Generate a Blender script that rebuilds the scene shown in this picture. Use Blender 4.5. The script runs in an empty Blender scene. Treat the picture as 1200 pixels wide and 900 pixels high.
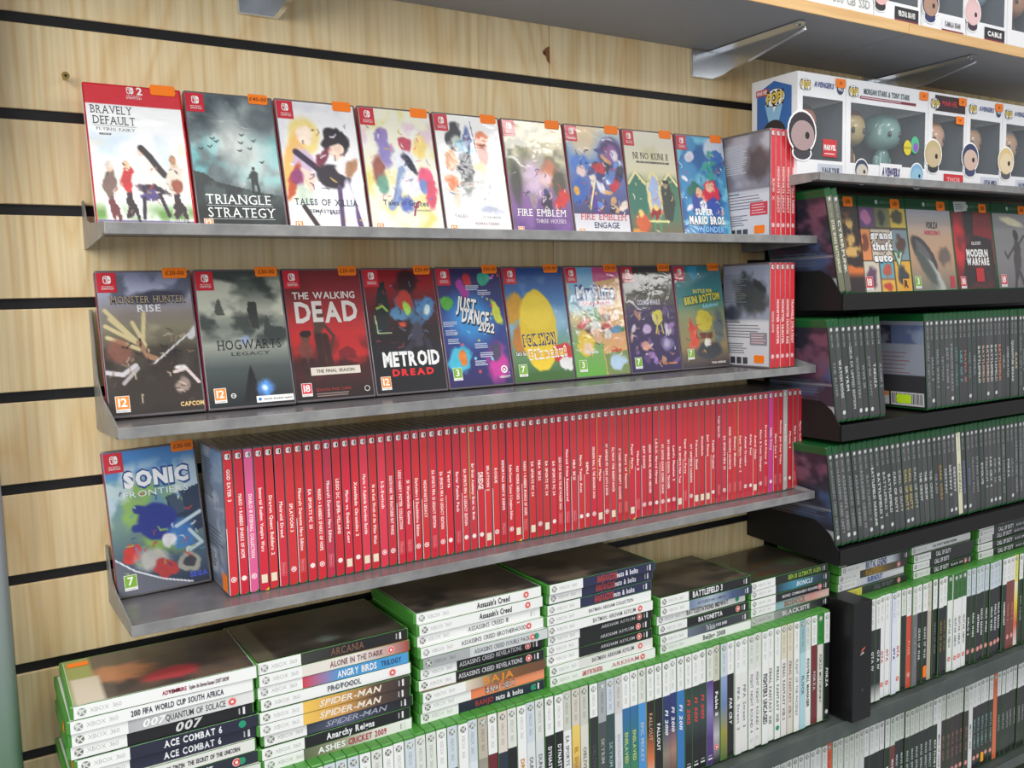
import bpy, bmesh, math, random
import numpy as np
from mathutils import Matrix, Vector

random.seed(7)
D = bpy.data
SC = bpy.context.scene
COL = SC.collection
R = math.radians

# ------------------------------------------------------------------ camera
cam = D.cameras.new('camera')
cam.sensor_fit = 'HORIZONTAL'
cam.sensor_width = 36.0
cam.lens = 36.0 * 1061.19 / 1200.0
cam.clip_start = 0.01
cam_ob = D.objects.new('camera', cam)
COL.objects.link(cam_ob)
cr = Vector((0.8496, -0.5269, -0.0240)); cu = Vector((0.0722, 0.0711, 0.9949)); cf = Vector((0.5224, 0.8470, -0.0984))
cam_ob.matrix_world = Matrix(((cr.x, cu.x, -cf.x, 0.1082), (cr.y, cu.y, -cf.y, -1.1479), (cr.z, cu.z, -cf.z, -0.0132), (0, 0, 0, 1)))
SC.camera = cam_ob

# ------------------------------------------------------------------ world, lamps, exposure
w = D.worlds.new('shop_light'); SC.world = w; w.use_nodes = True
w.node_tree.nodes['Background'].inputs[0].default_value = (0.93, 0.96, 1.0, 1)
w.node_tree.nodes['Background'].inputs[1].default_value = 0.34


def area(name, loc, target, sx, sy, power, color=(1, 1, 1)):
    l = D.lights.new(name, 'AREA'); l.shape = 'RECTANGLE'; l.size = sx; l.size_y = sy; l.energy = power; l.color = color
    o = D.objects.new(name, l); COL.objects.link(o); o.location = loc
    o.rotation_euler = (Vector(target) - Vector(loc)).to_track_quat('-Z', 'Y').to_euler()
    return o


area('window_daylight', (-1.5, -2.1, 0.7), (0.2, 0, -0.2), 1.6, 1.6, 46, (1.0, 0.985, 0.96))
area('ceiling_lamp_near', (0.4, -1.1, 1.45), (0.4, -0.9, 0), 1.6, 0.5, 22, (1.0, 0.96, 0.90))
area('ceiling_lamp_middle', (2.22, -1.80, 1.4), (2.15, -1.65, 0), 0.7, 0.22, 12, (1.0, 0.98, 0.95))
area('ceiling_lamp_far', (4.6, -3.95, 1.4), (4.5, -3.85, 0), 1.2, 0.5, 42, (1.0, 0.98, 0.95))

SC.view_settings.view_transform = 'Standard'
SC.view_settings.look = 'None'
SC.view_settings.gamma = 1.0
SC.view_settings.use_curve_mapping = False
SC.view_settings.exposure = 0.27


# ------------------------------------------------------------------ materials
def lin(c):
    c = [x / 255.0 for x in c[:3]]
    return [x / 12.92 if x <= 0.04045 else ((x + 0.055) / 1.055) ** 2.4 for x in c]


MATS = {}


def mat(name, c, rough=0.5, metal=0.0, coat=0.0, alpha=1.0, trans=0.0):
    if name in MATS: return MATS[name]
    m = D.materials.new(name); m.use_nodes = True
    b = m.node_tree.nodes['Principled BSDF']
    b.inputs['Base Color'].default_value = (*lin(c), 1)
    b.inputs['Roughness'].default_value = rough
    b.inputs['Metallic'].default_value = metal
    b.inputs['Coat Weight'].default_value = coat
    b.inputs['Coat Roughness'].default_value = 0.08
    b.inputs['Alpha'].default_value = alpha
    b.inputs['Transmission Weight'].default_value = trans
    MATS[name] = m
    return m


def printed(name, rough, coat):
    m = mat(name, (255, 255, 255), rough, 0, coat)
    a = m.node_tree.nodes.new('ShaderNodeAttribute'); a.attribute_name = 'Col'
    nt = m.node_tree; b = nt.nodes['Principled BSDF']
    nt.links.new(a.outputs['Color'], b.inputs['Base Color'])
    tc = nt.nodes.new('ShaderNodeTexCoord'); n = nt.nodes.new('ShaderNodeTexNoise'); n.inputs['Scale'].default_value = 34; n.inputs['Detail'].default_value = 2; n.inputs['Distortion'].default_value = 1.2
    bp = nt.nodes.new('ShaderNodeBump'); bp.inputs['Strength'].default_value = 0.35; bp.inputs['Distance'].default_value = 0.0012
    nt.links.new(tc.outputs['Object'], n.inputs[0]); nt.links.new(n.outputs[0], bp.inputs['Height']); nt.links.new(bp.outputs[0], b.inputs['Coat Normal'])
    return m


PRINT = printed('printed_paper_under_film', 0.4, 0.45)
CARD = printed('printed_card', 0.45, 0.15)


def noisy(name, c1, c2, scale, rough, metal=0.0, bump=0.0, stretch=(1, 1, 1)):
    m = mat(name, c1, rough, metal); nt = m.node_tree; b = nt.nodes['Principled BSDF']
    tc = nt.nodes.new('ShaderNodeTexCoord'); mp = nt.nodes.new('ShaderNodeMapping'); mp.inputs['Scale'].default_value = stretch
    n = nt.nodes.new('ShaderNodeTexNoise'); n.inputs['Scale'].default_value = scale; n.inputs['Detail'].default_value = 6
    r = nt.nodes.new('ShaderNodeValToRGB'); r.color_ramp.elements[0].position = 0.35; r.color_ramp.elements[1].position = 0.65
    r.color_ramp.elements[0].color = (*lin(c1), 1); r.color_ramp.elements[1].color = (*lin(c2), 1)
    L = nt.links.new
    L(tc.outputs['Object'], mp.inputs[0]); L(mp.outputs[0], n.inputs[0]); L(n.outputs[0], r.inputs[0]); L(r.outputs[0], b.inputs['Base Color'])
    if bump:
        bp = nt.nodes.new('ShaderNodeBump'); bp.inputs['Strength'].default_value = bump; bp.inputs['Distance'].default_value = 0.001
        L(n.outputs[0], bp.inputs['Height']); L(bp.outputs[0], b.inputs['Normal'])
    return m


def wood(name, base, line, warm):
    """pine laminate, grain running up the wall"""
    m = mat(name, base, 0.42); nt = m.node_tree; b = nt.nodes['Principled BSDF']; N = nt.nodes.new; L = nt.links.new
    tc = N('ShaderNodeTexCoord')
    mp = N('ShaderNodeMapping'); mp.inputs['Scale'].default_value = (7.0, 1.0, 0.9)
    n1 = N('ShaderNodeTexNoise'); n1.inputs['Scale'].default_value = 1.0; n1.inputs['Detail'].default_value = 1.5; n1.inputs['Distortion'].default_value = 0.3
    mul = N('ShaderNodeMath'); mul.operation = 'MULTIPLY'; mul.inputs[1].default_value = 16.0
    fr = N('ShaderNodeMath'); fr.operation = 'FRACT'
    ramp = N('ShaderNodeValToRGB'); e = ramp.color_ramp.elements
    e[0].position = 0.0; e[0].color = (*lin(line), 1); e[1].position = 1.0; e[1].color = (*lin(line), 1)
    k = e.new(0.25); k.color = (*lin(base), 1); k = e.new(0.7); k.color = (*lin(base), 1)
    mp2 = N('ShaderNodeMapping'); mp2.inputs['Scale'].default_value = (160, 1, 4)
    n2 = N('ShaderNodeTexNoise'); n2.inputs['Scale'].default_value = 1.0; n2.inputs['Detail'].default_value = 3
    r2 = N('ShaderNodeValToRGB'); r2.color_ramp.elements[0].position = 0.35; r2.color_ramp.elements[1].position = 0.62
    r2.color_ramp.elements[0].color = (0.86, 0.84, 0.80, 1); r2.color_ramp.elements[1].color = (1, 1, 1, 1)
    mp3 = N('ShaderNodeMapping'); mp3.inputs['Scale'].default_value = (9, 1, 1.3); mp3.inputs['Location'].default_value = (3.1, 0, 1.7)
    n3 = N('ShaderNodeTexNoise'); n3.inputs['Scale'].default_value = 1.0; n3.inputs['Detail'].default_value = 1
    r3 = N('ShaderNodeValToRGB'); r3.color_ramp.elements[0].position = 0.56; r3.color_ramp.elements[1].position = 0.72
    r3.color_ramp.elements[0].color = (0, 0, 0, 1); r3.color_ramp.elements[1].color = (0.75, 0.75, 0.75, 1)
    mx = N('ShaderNodeMix'); mx.data_type = 'RGBA'; mx.blend_type = 'MULTIPLY'; mx.inputs['Factor'].default_value = 1.0
    mx2 = N('ShaderNodeMix'); mx2.data_type = 'RGBA'; mx2.inputs[7].default_value = (*lin(warm), 1)
    for mm in (mp, mp2, mp3): L(tc.outputs['Object'], mm.inputs[0])
    L(mp.outputs[0], n1.inputs[0]); L(n1.outputs[0], mul.inputs[0]); L(mul.outputs[0], fr.inputs[0]); L(fr.outputs[0], ramp.inputs[0])
    L(mp2.outputs[0], n2.inputs[0]); L(n2.outputs[0], r2.inputs[0]); L(mp3.outputs[0], n3.inputs[0]); L(n3.outputs[0], r3.inputs[0])
    L(r3.outputs[0], mx2.inputs['Factor']); L(ramp.outputs[0], mx2.inputs[6])
    L(mx2.outputs[2], mx.inputs[6]); L(r2.outputs[0], mx.inputs[7]); L(mx.outputs[2], b.inputs['Base Color'])
    return m


PINE = wood('pine_laminate', (252, 230, 184), (242, 212, 158), (240, 198, 138))
EDGEWOOD = noisy('orange_wood_edging', (214, 170, 112), (228, 188, 132), 6, 0.5, stretch=(1, 8, 20))
PLATE = noisy('grey_shelf_plate', (104, 102, 106), (114, 112, 115), 25, 0.26, 0.1, 0.1)
GREYMETAL = noisy('grey_painted_metal', (128, 128, 129), (152, 152, 151), 40, 0.38, 0.15, 0.15)
BLACKM = noisy('black_painted_metal', (9, 8, 9), (13, 12, 13), 30, 0.6, 0.0, 0.1)
GROOVE = mat('black_groove_insert', (20, 19, 22), 0.5)
DARKSHELF = noisy('dark_grey_green_shelf', (72, 80, 78), (84, 92, 88), 20, 0.5)
UNDER = mat('grey_board_underside', (156, 158, 162), 0.6)
CHROME = mat('polished_chrome', (225, 228, 232), 0.22, 1.0)
BRASS = mat('brass_screw', (190, 160, 90), 0.3, 1.0)
CLEAR = mat('smoky_clear_plastic', (108, 103, 107), 0.25, 0, 0.4)
REDP = mat('red_case_plastic', (206, 38, 50), 0.25, 0, 0.6)
GREEN = mat('green_case_plastic', (70, 140, 54), 0.42, 0, 0.15)
DGREEN = mat('dark_green_case_plastic', (20, 84, 40), 0.4, 0, 0.2)
BLACKP = mat('black_box_plastic', (11, 11, 12), 0.45, 0, 0.1)
STICK = mat('fluorescent_orange_sticker', (255, 130, 24), 0.55)
LIME = mat('fluorescent_lime_sticker', (200, 240, 40), 0.55)
FILM = mat('clear_window_film', (220, 228, 232), 0.06, 0, 0.6, alpha=0.13)
INSIDE = mat('dark_carton_inside', (70, 76, 84), 0.7)


# ------------------------------------------------------------------ helpers
def tag(o, label=None, cat=None, group=None, kind=None):
    if label: o['label'] = label
    if cat: o['category'] = cat
    if group: o['group'] = group
    if kind: o['kind'] = kind
    return o


def empty(name, loc, rot=(0, 0, 0)):
    o = D.objects.new(name, None); COL.objects.link(o); o.location = loc; o.rotation_euler = rot
    o.empty_display_size = 0.01
    return o


def link(name, me, parent=None, loc=(0, 0, 0), rot=(0, 0, 0)):
    o = D.objects.new(name, me); COL.objects.link(o); o.location = loc; o.rotation_euler = rot
    if parent: o.parent = parent
    return o


def pymesh(name, verts, faces, material, cols=None):
    me = D.meshes.new(name); me.from_pydata(verts, [], faces); me.materials.append(material)
    if cols is not None:
        a = me.color_attributes.new('Col', 'FLOAT_COLOR', 'POINT')
        c = np.asarray(cols, float).reshape(-1, 3) / 255.0
        c = np.where(c <= 0.04045, c / 12.92, ((c + 0.055) / 1.055) ** 2.4)
        a.data.foreach_set('color', np.hstack([c, np.ones((len(c), 1))]).astype(np.float32).ravel())
    me.update()
    return me


RB = {}


def rbox(x0, y0, z0, x1, y1, z1, material, bev=0.001, seg=2, name='box'):
    key = (x0, y0, z0, x1, y1, z1, material.name, bev, seg)
    if key in RB: return RB[key]
    bm = bmesh.new(); bmesh.ops.create_cube(bm, size=1)
    for v in bm.verts:
        v.co = Vector(((x0 + x1) / 2 + v.co.x * (x1 - x0), (y0 + y1) / 2 + v.co.y * (y1 - y0), (z0 + z1) / 2 + v.co.z * (z1 - z0)))
    if bev: bmesh.ops.bevel(bm, geom=bm.edges[:], offset=bev, segments=seg, profile=0.5, affect='EDGES')
    me = D.meshes.new(name); bm.to_mesh(me); bm.free(); me.materials.append(material)
    if bev: me.shade_smooth() if seg > 2 else None
    RB[key] = me
    return me


def extrude_poly(name, pts, axis, a, b, material):
    """prism: pts are 2D in the plane across `axis`, from a to b"""
    n = len(pts)
    def P(p, t): return (t, p[0], p[1]) if axis == 'x' else ((p[0], t, p[1]) if axis == 'y' else (p[0], p[1], t))
    vs = [P(p, a) for p in pts] + [P(p, b) for p in pts]
    fs = [tuple(range(n))[::-1], tuple(range(n, 2 * n))] + [(i, (i + 1) % n, n + (i + 1) % n, n + i) for i in range(n)]
    me = pymesh(name, vs, fs, material)
    bm = bmesh.new(); bm.from_mesh(me); bmesh.ops.recalc_face_normals(bm, faces=bm.faces); bm.to_mesh(me); bm.free()
    return me


# --- lettering ---------------------------------------------------
GL = {}


def glyph(ch, bold):
    key = (ch, bold)
    if key in GL: return GL[key]
    cu_ = D.curves.new('g', 'FONT'); cu_.body = ch; cu_.size = 1; cu_.resolution_u = 2; cu_.fill_mode = 'FRONT'; cu_.offset = bold
    ob = D.objects.new('g', cu_)
    me = D.meshes.new_from_object(ob)
    v = np.array([tuple(q.co[:2]) for q in me.vertices]) if len(me.vertices) else np.zeros((0, 2))
    f = [tuple(p.vertices) for p in me.polygons]
    D.objects.remove(ob); D.curves.remove(cu_); D.meshes.remove(me)
    GL[key] = (v, f)
    return GL[key]


CAP = None
SERIF = {'T': [(.5, 0)], 'I': [(.5, 0), (.5, 1)], 'L': [(.15, 0), (.15, 1)], 'E': [(.15, 0), (.15, 1)], 'F': [(.15, 0), (.15, 1)], 'R': [(.15, 0), (.15, 1), (.9, 0)],
         'B': [(.1, 0), (.1, 1)], 'P': [(.15, 0), (.15, 1)], 'D': [(.1, 0), (.1, 1)], 'A': [(.06, 0), (.94, 0)], 'V': [(.06, 1), (.94, 1)], 'Y': [(.5, 0), (.08, 1), (.92, 1)],
         'N': [(.12, 0), (.12, 1), (.88, 1)], 'U': [(.12, 1), (.88, 1)], 'H': [(.12, 0), (.12, 1), (.88, 0), (.88, 1)], 'X': [(.1, 0), (.9, 0), (.1, 1), (.9, 1)],
         'M': [(.1, 0), (.9, 0), (.1, 1), (.9, 1)], 'K': [(.15, 0), (.15, 1), (.9, 0), (.85, 1)], 'W': [(.05, 1), (.95, 1)]}


class Pr:
    """flat print: coloured pieces in the x-z plane, stacked in hair-thin layers towards -y"""
    def __init__(s): s.v = []; s.f = []; s.c = []; s.subs = {}
    def sub(s, n): return s.subs.setdefault(n, Pr())
    def add(s, pts, faces, c, lay):
        o = len(s.v); y = -0.00012 * lay
        s.v += [(p[0], y, p[1]) for p in pts]; s.f += [tuple(i + o for i in f) for f in faces]
        if isinstance(c[0], (tuple, list)): s.c += list(c)
        else: s.c += [c] * len(pts)
    def quad(s, x0, z0, x1, z1, c, lay=1): s.add([(x0, z0), (x1, z0), (x1, z1), (x0, z1)], [(0, 1, 2, 3)], c, lay)
    def poly(s, pts, c, lay=1): s.add(pts, [tuple(range(len(pts)))], c, lay)
    def ell(s, x, z, rx, rz, c, lay=1, n=14): s.poly([(x + rx * math.cos(i * 2 * math.pi / n), z + rz * math.sin(i * 2 * math.pi / n)) for i in range(n)], c, lay)
    def ring(s, x, z, r0, r1, c, lay=1, n=14):
        a = [(x + r * math.cos(i * 2 * math.pi / n), z + r * math.sin(i * 2 * math.pi / n)) for r in (r0, r1) for i in range(n)]
        s.add(a, [(i, (i + 1) % n, n + (i + 1) % n, n + i) for i in range(n)], c, lay)
    def text(s, t, x, z, h, c, width=None, bold=0.0, serif=False, slant=0.0, align='c', lay=2, ang=0.0, track=0.07, jit=0.0):
        global CAP
        if CAP is None:
            g = glyph('H', 0.0)[0]; CAP = g[:, 1].max()
        X = 0; vs = []; fs = []; n0 = 0
        for ch in t:
            if ch == ' ': X += 0.42; continue
            g, f = glyph(ch, bold)
            if len(g) == 0: continue
            x0, x1 = g[:, 0].min(), g[:, 0].max()
            q = g.copy(); q[:, 0] += X - x0
            if jit: q[:, 1] += random.uniform(-jit, jit)
            vs.append(q); fs += [tuple(i + n0 for i in p) for p in f]; n0 += len(q)
            if serif:
                for fx, tz in SERIF.get(ch, []):
                    cx = X + fx * (x1 - x0); zz = 0 if tz == 0 else CAP - 0.05
                    vs.append(np.array([(cx - .13, zz), (cx + .13, zz), (cx + .13, zz + .05), (cx - .13, zz + .05)])); fs.append((n0, n0 + 1, n0 + 2, n0 + 3)); n0 += 4
            X += (x1 - x0) + track + (0.06 if serif else 0)
        if not vs: return
        V = np.vstack(vs); W = X - track; sc = h / CAP
        V[:, 0] += slant * V[:, 1]
        V *= sc; W *= sc
        if width: V[:, 0] *= width / W; W = width
        V[:, 0] -= {'c': W / 2, 'l': 0, 'r': W}[align]; V[:, 1] -= h / 2
        if ang:
            ca, sa = math.cos(ang), math.sin(ang); V = np.stack([V[:, 0] * ca - V[:, 1] * sa, V[:, 0] * sa + V[:, 1] * ca], 1)
        s.add([(a + x, b + z) for a, b in V.tolist()], fs, c, lay)
    def twin(s, x, z, h, c, bg, lay=3):
        """console maker's mark: an outlined left half with a dot and a solid right half with a dot"""
        w = h * .44
        def half(sg, r, xx0, xx1, z0, z1):
            pts = [(x + sg * xx0, z + z0), (x + sg * (xx1 - r), z + z0), (x + sg * (xx1 - .3 * r), z + z0 + .3 * r), (x + sg * xx1, z + z0 + r), (x + sg * xx1, z + z1 - r), (x + sg * (xx1 - .3 * r), z + z1 - .3 * r), (x + sg * (xx1 - r), z + z1), (x + sg * xx0, z + z1)]
            return pts if sg > 0 else pts[::-1]
        s.poly(half(-1, h * .25, h * .03, w, -h / 2, h / 2), c, lay)
        s.poly(half(-1, h * .18, h * .12, w - h * .09, -h * .4, h * .4), bg, lay + 1)
        s.ell(x - h * .23, z + h * .17, h * .08, h * .08, c, lay + 2, 8)
        s.poly(half(1, h * .25, h * .04, w, -h / 2, h / 2), c, lay)
        s.ell(x + h * .24, z - h * .04, h * .09, h * .09, bg, lay + 1, 8)
    def orb(s, x, z, r, c=(120, 122, 116), lay=3):
        s.ell(x, z, r, r, c, lay, 14); s.ell(x - r * .25, z + r * .25, r * .55, r * .5, tuple(min(255, k + 60) for k in c), lay + 1, 10)
        for a in (R(45), R(135)):
            dx, dz = math.cos(a) * r * .95, math.sin(a) * r * .95; nx, nz = -math.sin(a) * r * .13, math.cos(a) * r * .13
            s.poly([(x - dx + nx, z - dz + nz), (x - dx - nx, z - dz - nz), (x + dx - nx, z + dz - nz), (x + dx + nx, z + dz + nz)], (235, 236, 232), lay + 2)
    def age(s, x, z, n, h=0.016, lay=4):
        c = {'3': (126, 178, 52), '7': (126, 178, 52), '12': (236, 142, 50), '16': (236, 142, 50), '18': (214, 40, 62)}[n]
        wd = h * .8; s = s.sub('age_badge')
        s.quad(x, z, x + wd, z + h, (240, 240, 238), lay); s.quad(x + .0006, z + h * .2, x + wd - .0006, z + h - .0006, c, lay + 1)
        s.text(n, x + wd / 2, z + h * .6, h * .5, (252, 250, 245), bold=.02, lay=lay + 2)
        s.text('www.pegi.info', x + wd / 2, z + h * .1, h * .07, (90, 90, 90), width=wd * .8, lay=lay + 2)
    def lines(s, x0, z0, x1, z1, n, c, lay=2, seed=0):
        rr = random.Random(seed)
        for i in range(n):
            zz = z1 - (i + .5) * (z1 - z0) / n; th = min(.0007, (z1 - z0) / n * .28)
            s.quad(x0, zz - th, x0 + (x1 - x0) * rr.uniform(.7, 1), zz + th, c, lay)
    def split(s, gap=.006):
        """one print per block of lettering, blocks being parted by empty bands"""
        order = sorted(range(len(s.f)), key=lambda i: min(s.v[j][2] for j in s.f[i])); out = []; top = None
        for i in order:
            lo = min(s.v[j][2] for j in s.f[i]); hi = max(s.v[j][2] for j in s.f[i])
            if top is None or lo > top + gap: out.append(Pr()); top = hi; mp = {}
            q = out[-1]; top = max(top, hi); fc = []
            for j in s.f[i]:
                if j not in mp: mp[j] = len(q.v); q.v.append(s.v[j]); q.c.append(s.c[j])
                fc.append(mp[j])
            q.f.append(tuple(fc))
        return out
    def mesh(s, name='lettering', material=None): return pymesh(name, s.v, s.f, material or PRINT, s.c)


# --- painted grids (flat art printed on the sleeves) ---------------
class Cv:
    def __init__(s, W, H, c=(128, 128, 128), seed=1):
        s.W, s.H = W, H; s.a = np.zeros((H, W, 3)) + np.array(c, float); s.rs = np.random.RandomState(seed)
        s.u, s.v = np.meshgrid((np.arange(W) + .5) / W, (np.arange(H) + .5) / H); s.asp = 1.62
    def mix(s, m, c): m = np.clip(m, 0, 1)[..., None]; s.a = s.a * (1 - m) + np.array(c, float) * m; return s
    def grad(s, stops):
        vs = [t[0] for t in stops]
        for k in range(3): s.a[..., k] = np.interp(s.v, vs, [t[1][k] for t in stops])
        return s
    def noise(s, sx, sy, oct=3):
        out = 0; amp = 1; tot = 0
        for o in range(oct):
            nx, ny = int(sx * 2 ** o) + 2, int(sy * 2 ** o) + 2; g = s.rs.rand(ny + 1, nx + 1)
            x = s.u * (nx - 1); y = s.v * (ny - 1); xi = x.astype(int); yi = y.astype(int); fx = x - xi; fy = y - yi
            fx = fx * fx * (3 - 2 * fx); fy = fy * fy * (3 - 2 * fy)
            n = (g[yi, xi] * (1 - fx) + g[yi, xi + 1] * fx) * (1 - fy) + (g[yi + 1, xi] * (1 - fx) + g[yi + 1, xi + 1] * fx) * fy
            out = out + amp * n; tot += amp; amp *= .5
        return out / tot
    def cloud(s, c, sx=3, sy=4, lo=.45, hi=.65, amt=1, v0=0, v1=1, oct=4):
        n = s.noise(sx, sy, oct); m = (n - lo) / (hi - lo); band = np.clip((s.v - v0) / .08 + .5, 0, 1) * np.clip((v1 - s.v) / .08 + .5, 0, 1)
        return s.mix(np.clip(m, 0, 1) * amt * band, c)
    def blob(s, u, v, ru, rv, c, ang=0, soft=.12, amt=1, rough=0):
        if not hasattr(s, 'wx'):
            s.wx = (s.noise(9, 14, 3) - .5) * .11; s.wy = (s.noise(9, 14, 3) - .5) * .11; s.tone = s.noise(14, 22, 3) - .5
        big = min(1, max(ru, rv) / .12) * (1 if max(ru, rv) < .2 else .35)
        ca, sa = math.cos(R(ang)), math.sin(R(ang)); du = (s.u - u) + s.wx * big; dv = (s.v - v) * s.asp + s.wy * big
        x = (du * ca + dv * sa) / ru; y = (-du * sa + dv * ca) / (rv * s.asp)
        d = np.sqrt(x * x + y * y)
        big2 = 1 if max(ru, rv) < .2 else .12
        c = np.array(c, float) * (1 + .36 * (1.3 - big) * big2 * s.tone[..., None])
        if rough: d = d + (s.noise(8, 12, 2) - .5) * rough
        return s.mix((1 - d) / soft + .5 if soft else (d < 1) * 1.0, c) if amt == 1 else s.mix(np.clip((1 - d) / soft + .5, 0, 1) * amt, c)
    def poly(s, pts, c, amt=1):
        ins = np.zeros_like(s.u, bool); n = len(pts)
        for i in range(n):
            (x1, y1), (x2, y2) = pts[i], pts[(i + 1) % n]
            if y1 == y2: continue
            cnd = ((y1 > s.v) != (y2 > s.v)) & (s.u < (x2 - x1) * (s.v - y1) / (y2 - y1) + x1)
            ins ^= cnd
        return s.mix(ins * float(amt), c)
    def line(s, pts, wd, c, amt=1):
        for (x1, y1), (x2, y2) in zip(pts, pts[1:]):
            dx, dy = x2 - x1, (y2 - y1) * s.asp; L2 = dx * dx + dy * dy + 1e-9
            t = np.clip(((s.u - x1) * dx + (s.v - y1) * s.asp * dy) / L2, 0, 1)
            d = np.hypot(s.u - x1 - t * dx, (s.v - y1) * s.asp - t * dy)
            s.mix(np.clip((wd - d) / (wd * .4) + .5, 0, 1) * amt, c)
        return s
    def spots(s, n, cols, u0, v0, u1, v1, r0, r1, soft=.25, amt=1):
        for i in range(n):
            c = cols[i % len(cols)]
            s.blob(s.rs.uniform(u0, u1), s.rs.uniform(v0, v1), s.rs.uniform(r0, r1), s.rs.uniform(r0, r1), c, s.rs.uniform(0, 180), soft, amt)
        return s
    def strokes(s, n, cols, u0, v0, u1, v1, ln=.10, wd=.007, amt=.8):
        for i in range(n):
            a, b = s.rs.uniform(u0, u1), s.rs.uniform(v0, v1); t = s.rs.uniform(0, 6.28); l = ln * s.rs.uniform(.3, 1); k = s.rs.uniform(-.8, .8)
            s.line([(a, b), (a + l * math.cos(t) * .5, b + l * math.sin(t) * .32), (a + l * math.cos(t + k), b + l * math.sin(t + k) * .62)], wd * s.rs.uniform(.6, 1.4), cols[i % len(cols)], amt)
        return s
    def grain(s, amt): s.a = np.clip(s.a + (s.rs.rand(s.H, s.W, 1) - .5) * amt, 0, 255); return s


def cvmesh(cv, fn, name='cover_insert', material=None):
    """fn(u, v) -> xyz; u left to right, v top to bottom; cells are vertices of a smooth grid"""
    H, W = cv.H, cv.W
    u = np.linspace(0, 1, W); v = np.linspace(0, 1, H); U, V = np.meshgrid(u, v)
    p = fn(U, V); verts = np.stack([np.broadcast_to(k, U.shape) for k in p], -1).reshape(-1, 3).astype(np.float32)
    i = np.arange(H - 1)[:, None] * W + np.arange(W - 1)[None]; i = i.ravel()
    q = np.stack([i, i + W, i + W + 1, i + 1], 1).astype(np.int32)
    me = D.meshes.new(name); me.vertices.add(len(verts)); me.vertices.foreach_set('co', verts.ravel())
    me.loops.add(q.size); me.loops.foreach_set('vertex_index', q.ravel())
    me.polygons.add(len(q)); me.polygons.foreach_set('loop_start', np.arange(0, q.size, 4, dtype=np.int32))
    me.update(calc_edges=True)
    a = me.color_attributes.new('Col', 'FLOAT_COLOR', 'POINT'); c = np.clip(cv.a, 0, 255).reshape(-1, 3) / 255
    c = np.where(c <= 0.04045, c / 12.92, ((c + 0.055) / 1.055) ** 2.4)
    a.data.foreach_set('color', np.hstack([c, np.ones((len(c), 1))]).astype(np.float32).ravel())
    me.materials.append(material or PRINT)
    return me


def sticker_mesh(wd, ht, material):
    key = ('st', wd, ht, material.name)
    if key in RB: return RB[key]
    a, b = wd / 2, ht / 2
    pts = [(-a, b * .55), (-a * .9, b), (a * .88, b), (a, b * .6), (a * .96, b * .1), (a, -b * .2), (a * .96, -b * .6), (a * .86, -b), (-a * .88, -b), (-a, -b * .6), (-a * .95, -b * .1), (-a, b * .15)]
    RB[key] = extrude_poly('price_sticker', pts, 'y', -0.0004, 0, material)
    return RB[key]


def sticker(parent, x, y, z, wd=.025, ht=.0125, text=None, material=None, rot=0.0):
    o = link('price_sticker', sticker_mesh(wd, ht, material or STICK), parent, (x, y, z), (0, rot, 0))
    if text:
        p = Pr(); p.text(text, 0, 0, ht * .38, (110, 60, 20), bold=.01, lay=1)
        link('lettering', p.mesh(), o, (0, -0.0005, 0))
    return o


ONES = ['', 'first', 'second', 'third', 'fourth', 'fifth', 'sixth', 'seventh', 'eighth', 'ninth', 'tenth', 'eleventh', 'twelfth', 'thirteenth', 'fourteenth', 'fifteenth', 'sixteenth', 'seventeenth', 'eighteenth', 'nineteenth']
TENS = {2: 'twenty', 3: 'thirty', 4: 'forty', 5: 'fifty', 6: 'sixty', 7: 'seventy', 8: 'eighty'}


def nth(n):
    if n < 20: return ONES[n]
    t, o = divmod(n, 10)
    return TENS[t][:-1] + 'ieth' if o == 0 else TENS[t] + '-' + ONES[o]


def cname(c):
    r, g, b = c; mx, mn = max(c), min(c)
    if mx < 70: return 'black'
    if mn > 195: return 'white'
    if mx - mn < 28: return 'grey' if mx < 170 else 'pale grey'
    if r > g and r > b:
        if r - g < 50 and g > 150: return 'yellow'
        if g > b + 40 and r > 190: return 'orange'
        if r < 130: return 'maroon'
        return 'pink' if b > 120 else ('red' if g < 90 else 'tan')
    if g >= r and g >= b: return 'green' if g > b + 15 else 'teal'
    if r > 60 and r > g + 15: return 'purple'
    return 'navy' if b < 110 else 'blue'


# ================================================================== SETTING
P_ = 0.1038; Z0 = 0.3008; XL = 0.1432; XJ = 0.8963
wall = empty('wall_back', (0, 0, 0)); tag(wall, 'pale pine slatwall of wide boards with black grooves between', None, None, 'structure')
cuts = [XL, XJ, 2.1163, 3.3363]
for k in range(-2, 16):
    zt = Z0 - k * P_ + P_ - 0.006; zb = Z0 - k * P_ + 0.006
    for j in range(3):
        x0, x1 = cuts[j] + (.0006 if j else 0), cuts[j + 1] - .0006
        o = link('wooden_slat', rbox(x0, 0.0, zb, x1, 0.018, zt, PINE, 0.0008, 1, 'wooden_slat'), wall)
        if k == 0 and j == 0: tag(o, 'pine slat with a brown chipped knot at its right end')
kn = Pr(); kn.poly([(-.004, .006), (.0035, .010), (.0035, -.016), (-.001, -.012), (-.003, -.006), (-.008, -.003), (-.009, .001)], (140, 92, 50), 1)
kn.poly([(-.0078, .0), (-.004, .0012), (-.0035, -.0022), (-.007, -.0028)], (50, 30, 20), 2)
link('knot', kn.mesh('knot', CARD), wall, (0.8922, -0.0003, 0.343))
for j in range(3):
    link('groove_backing', rbox(cuts[j], 0.0125, -1.36, cuts[j + 1], 0.022, 0.62, GROOVE, 0, 1, 'groove_backing'), wall)
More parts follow.
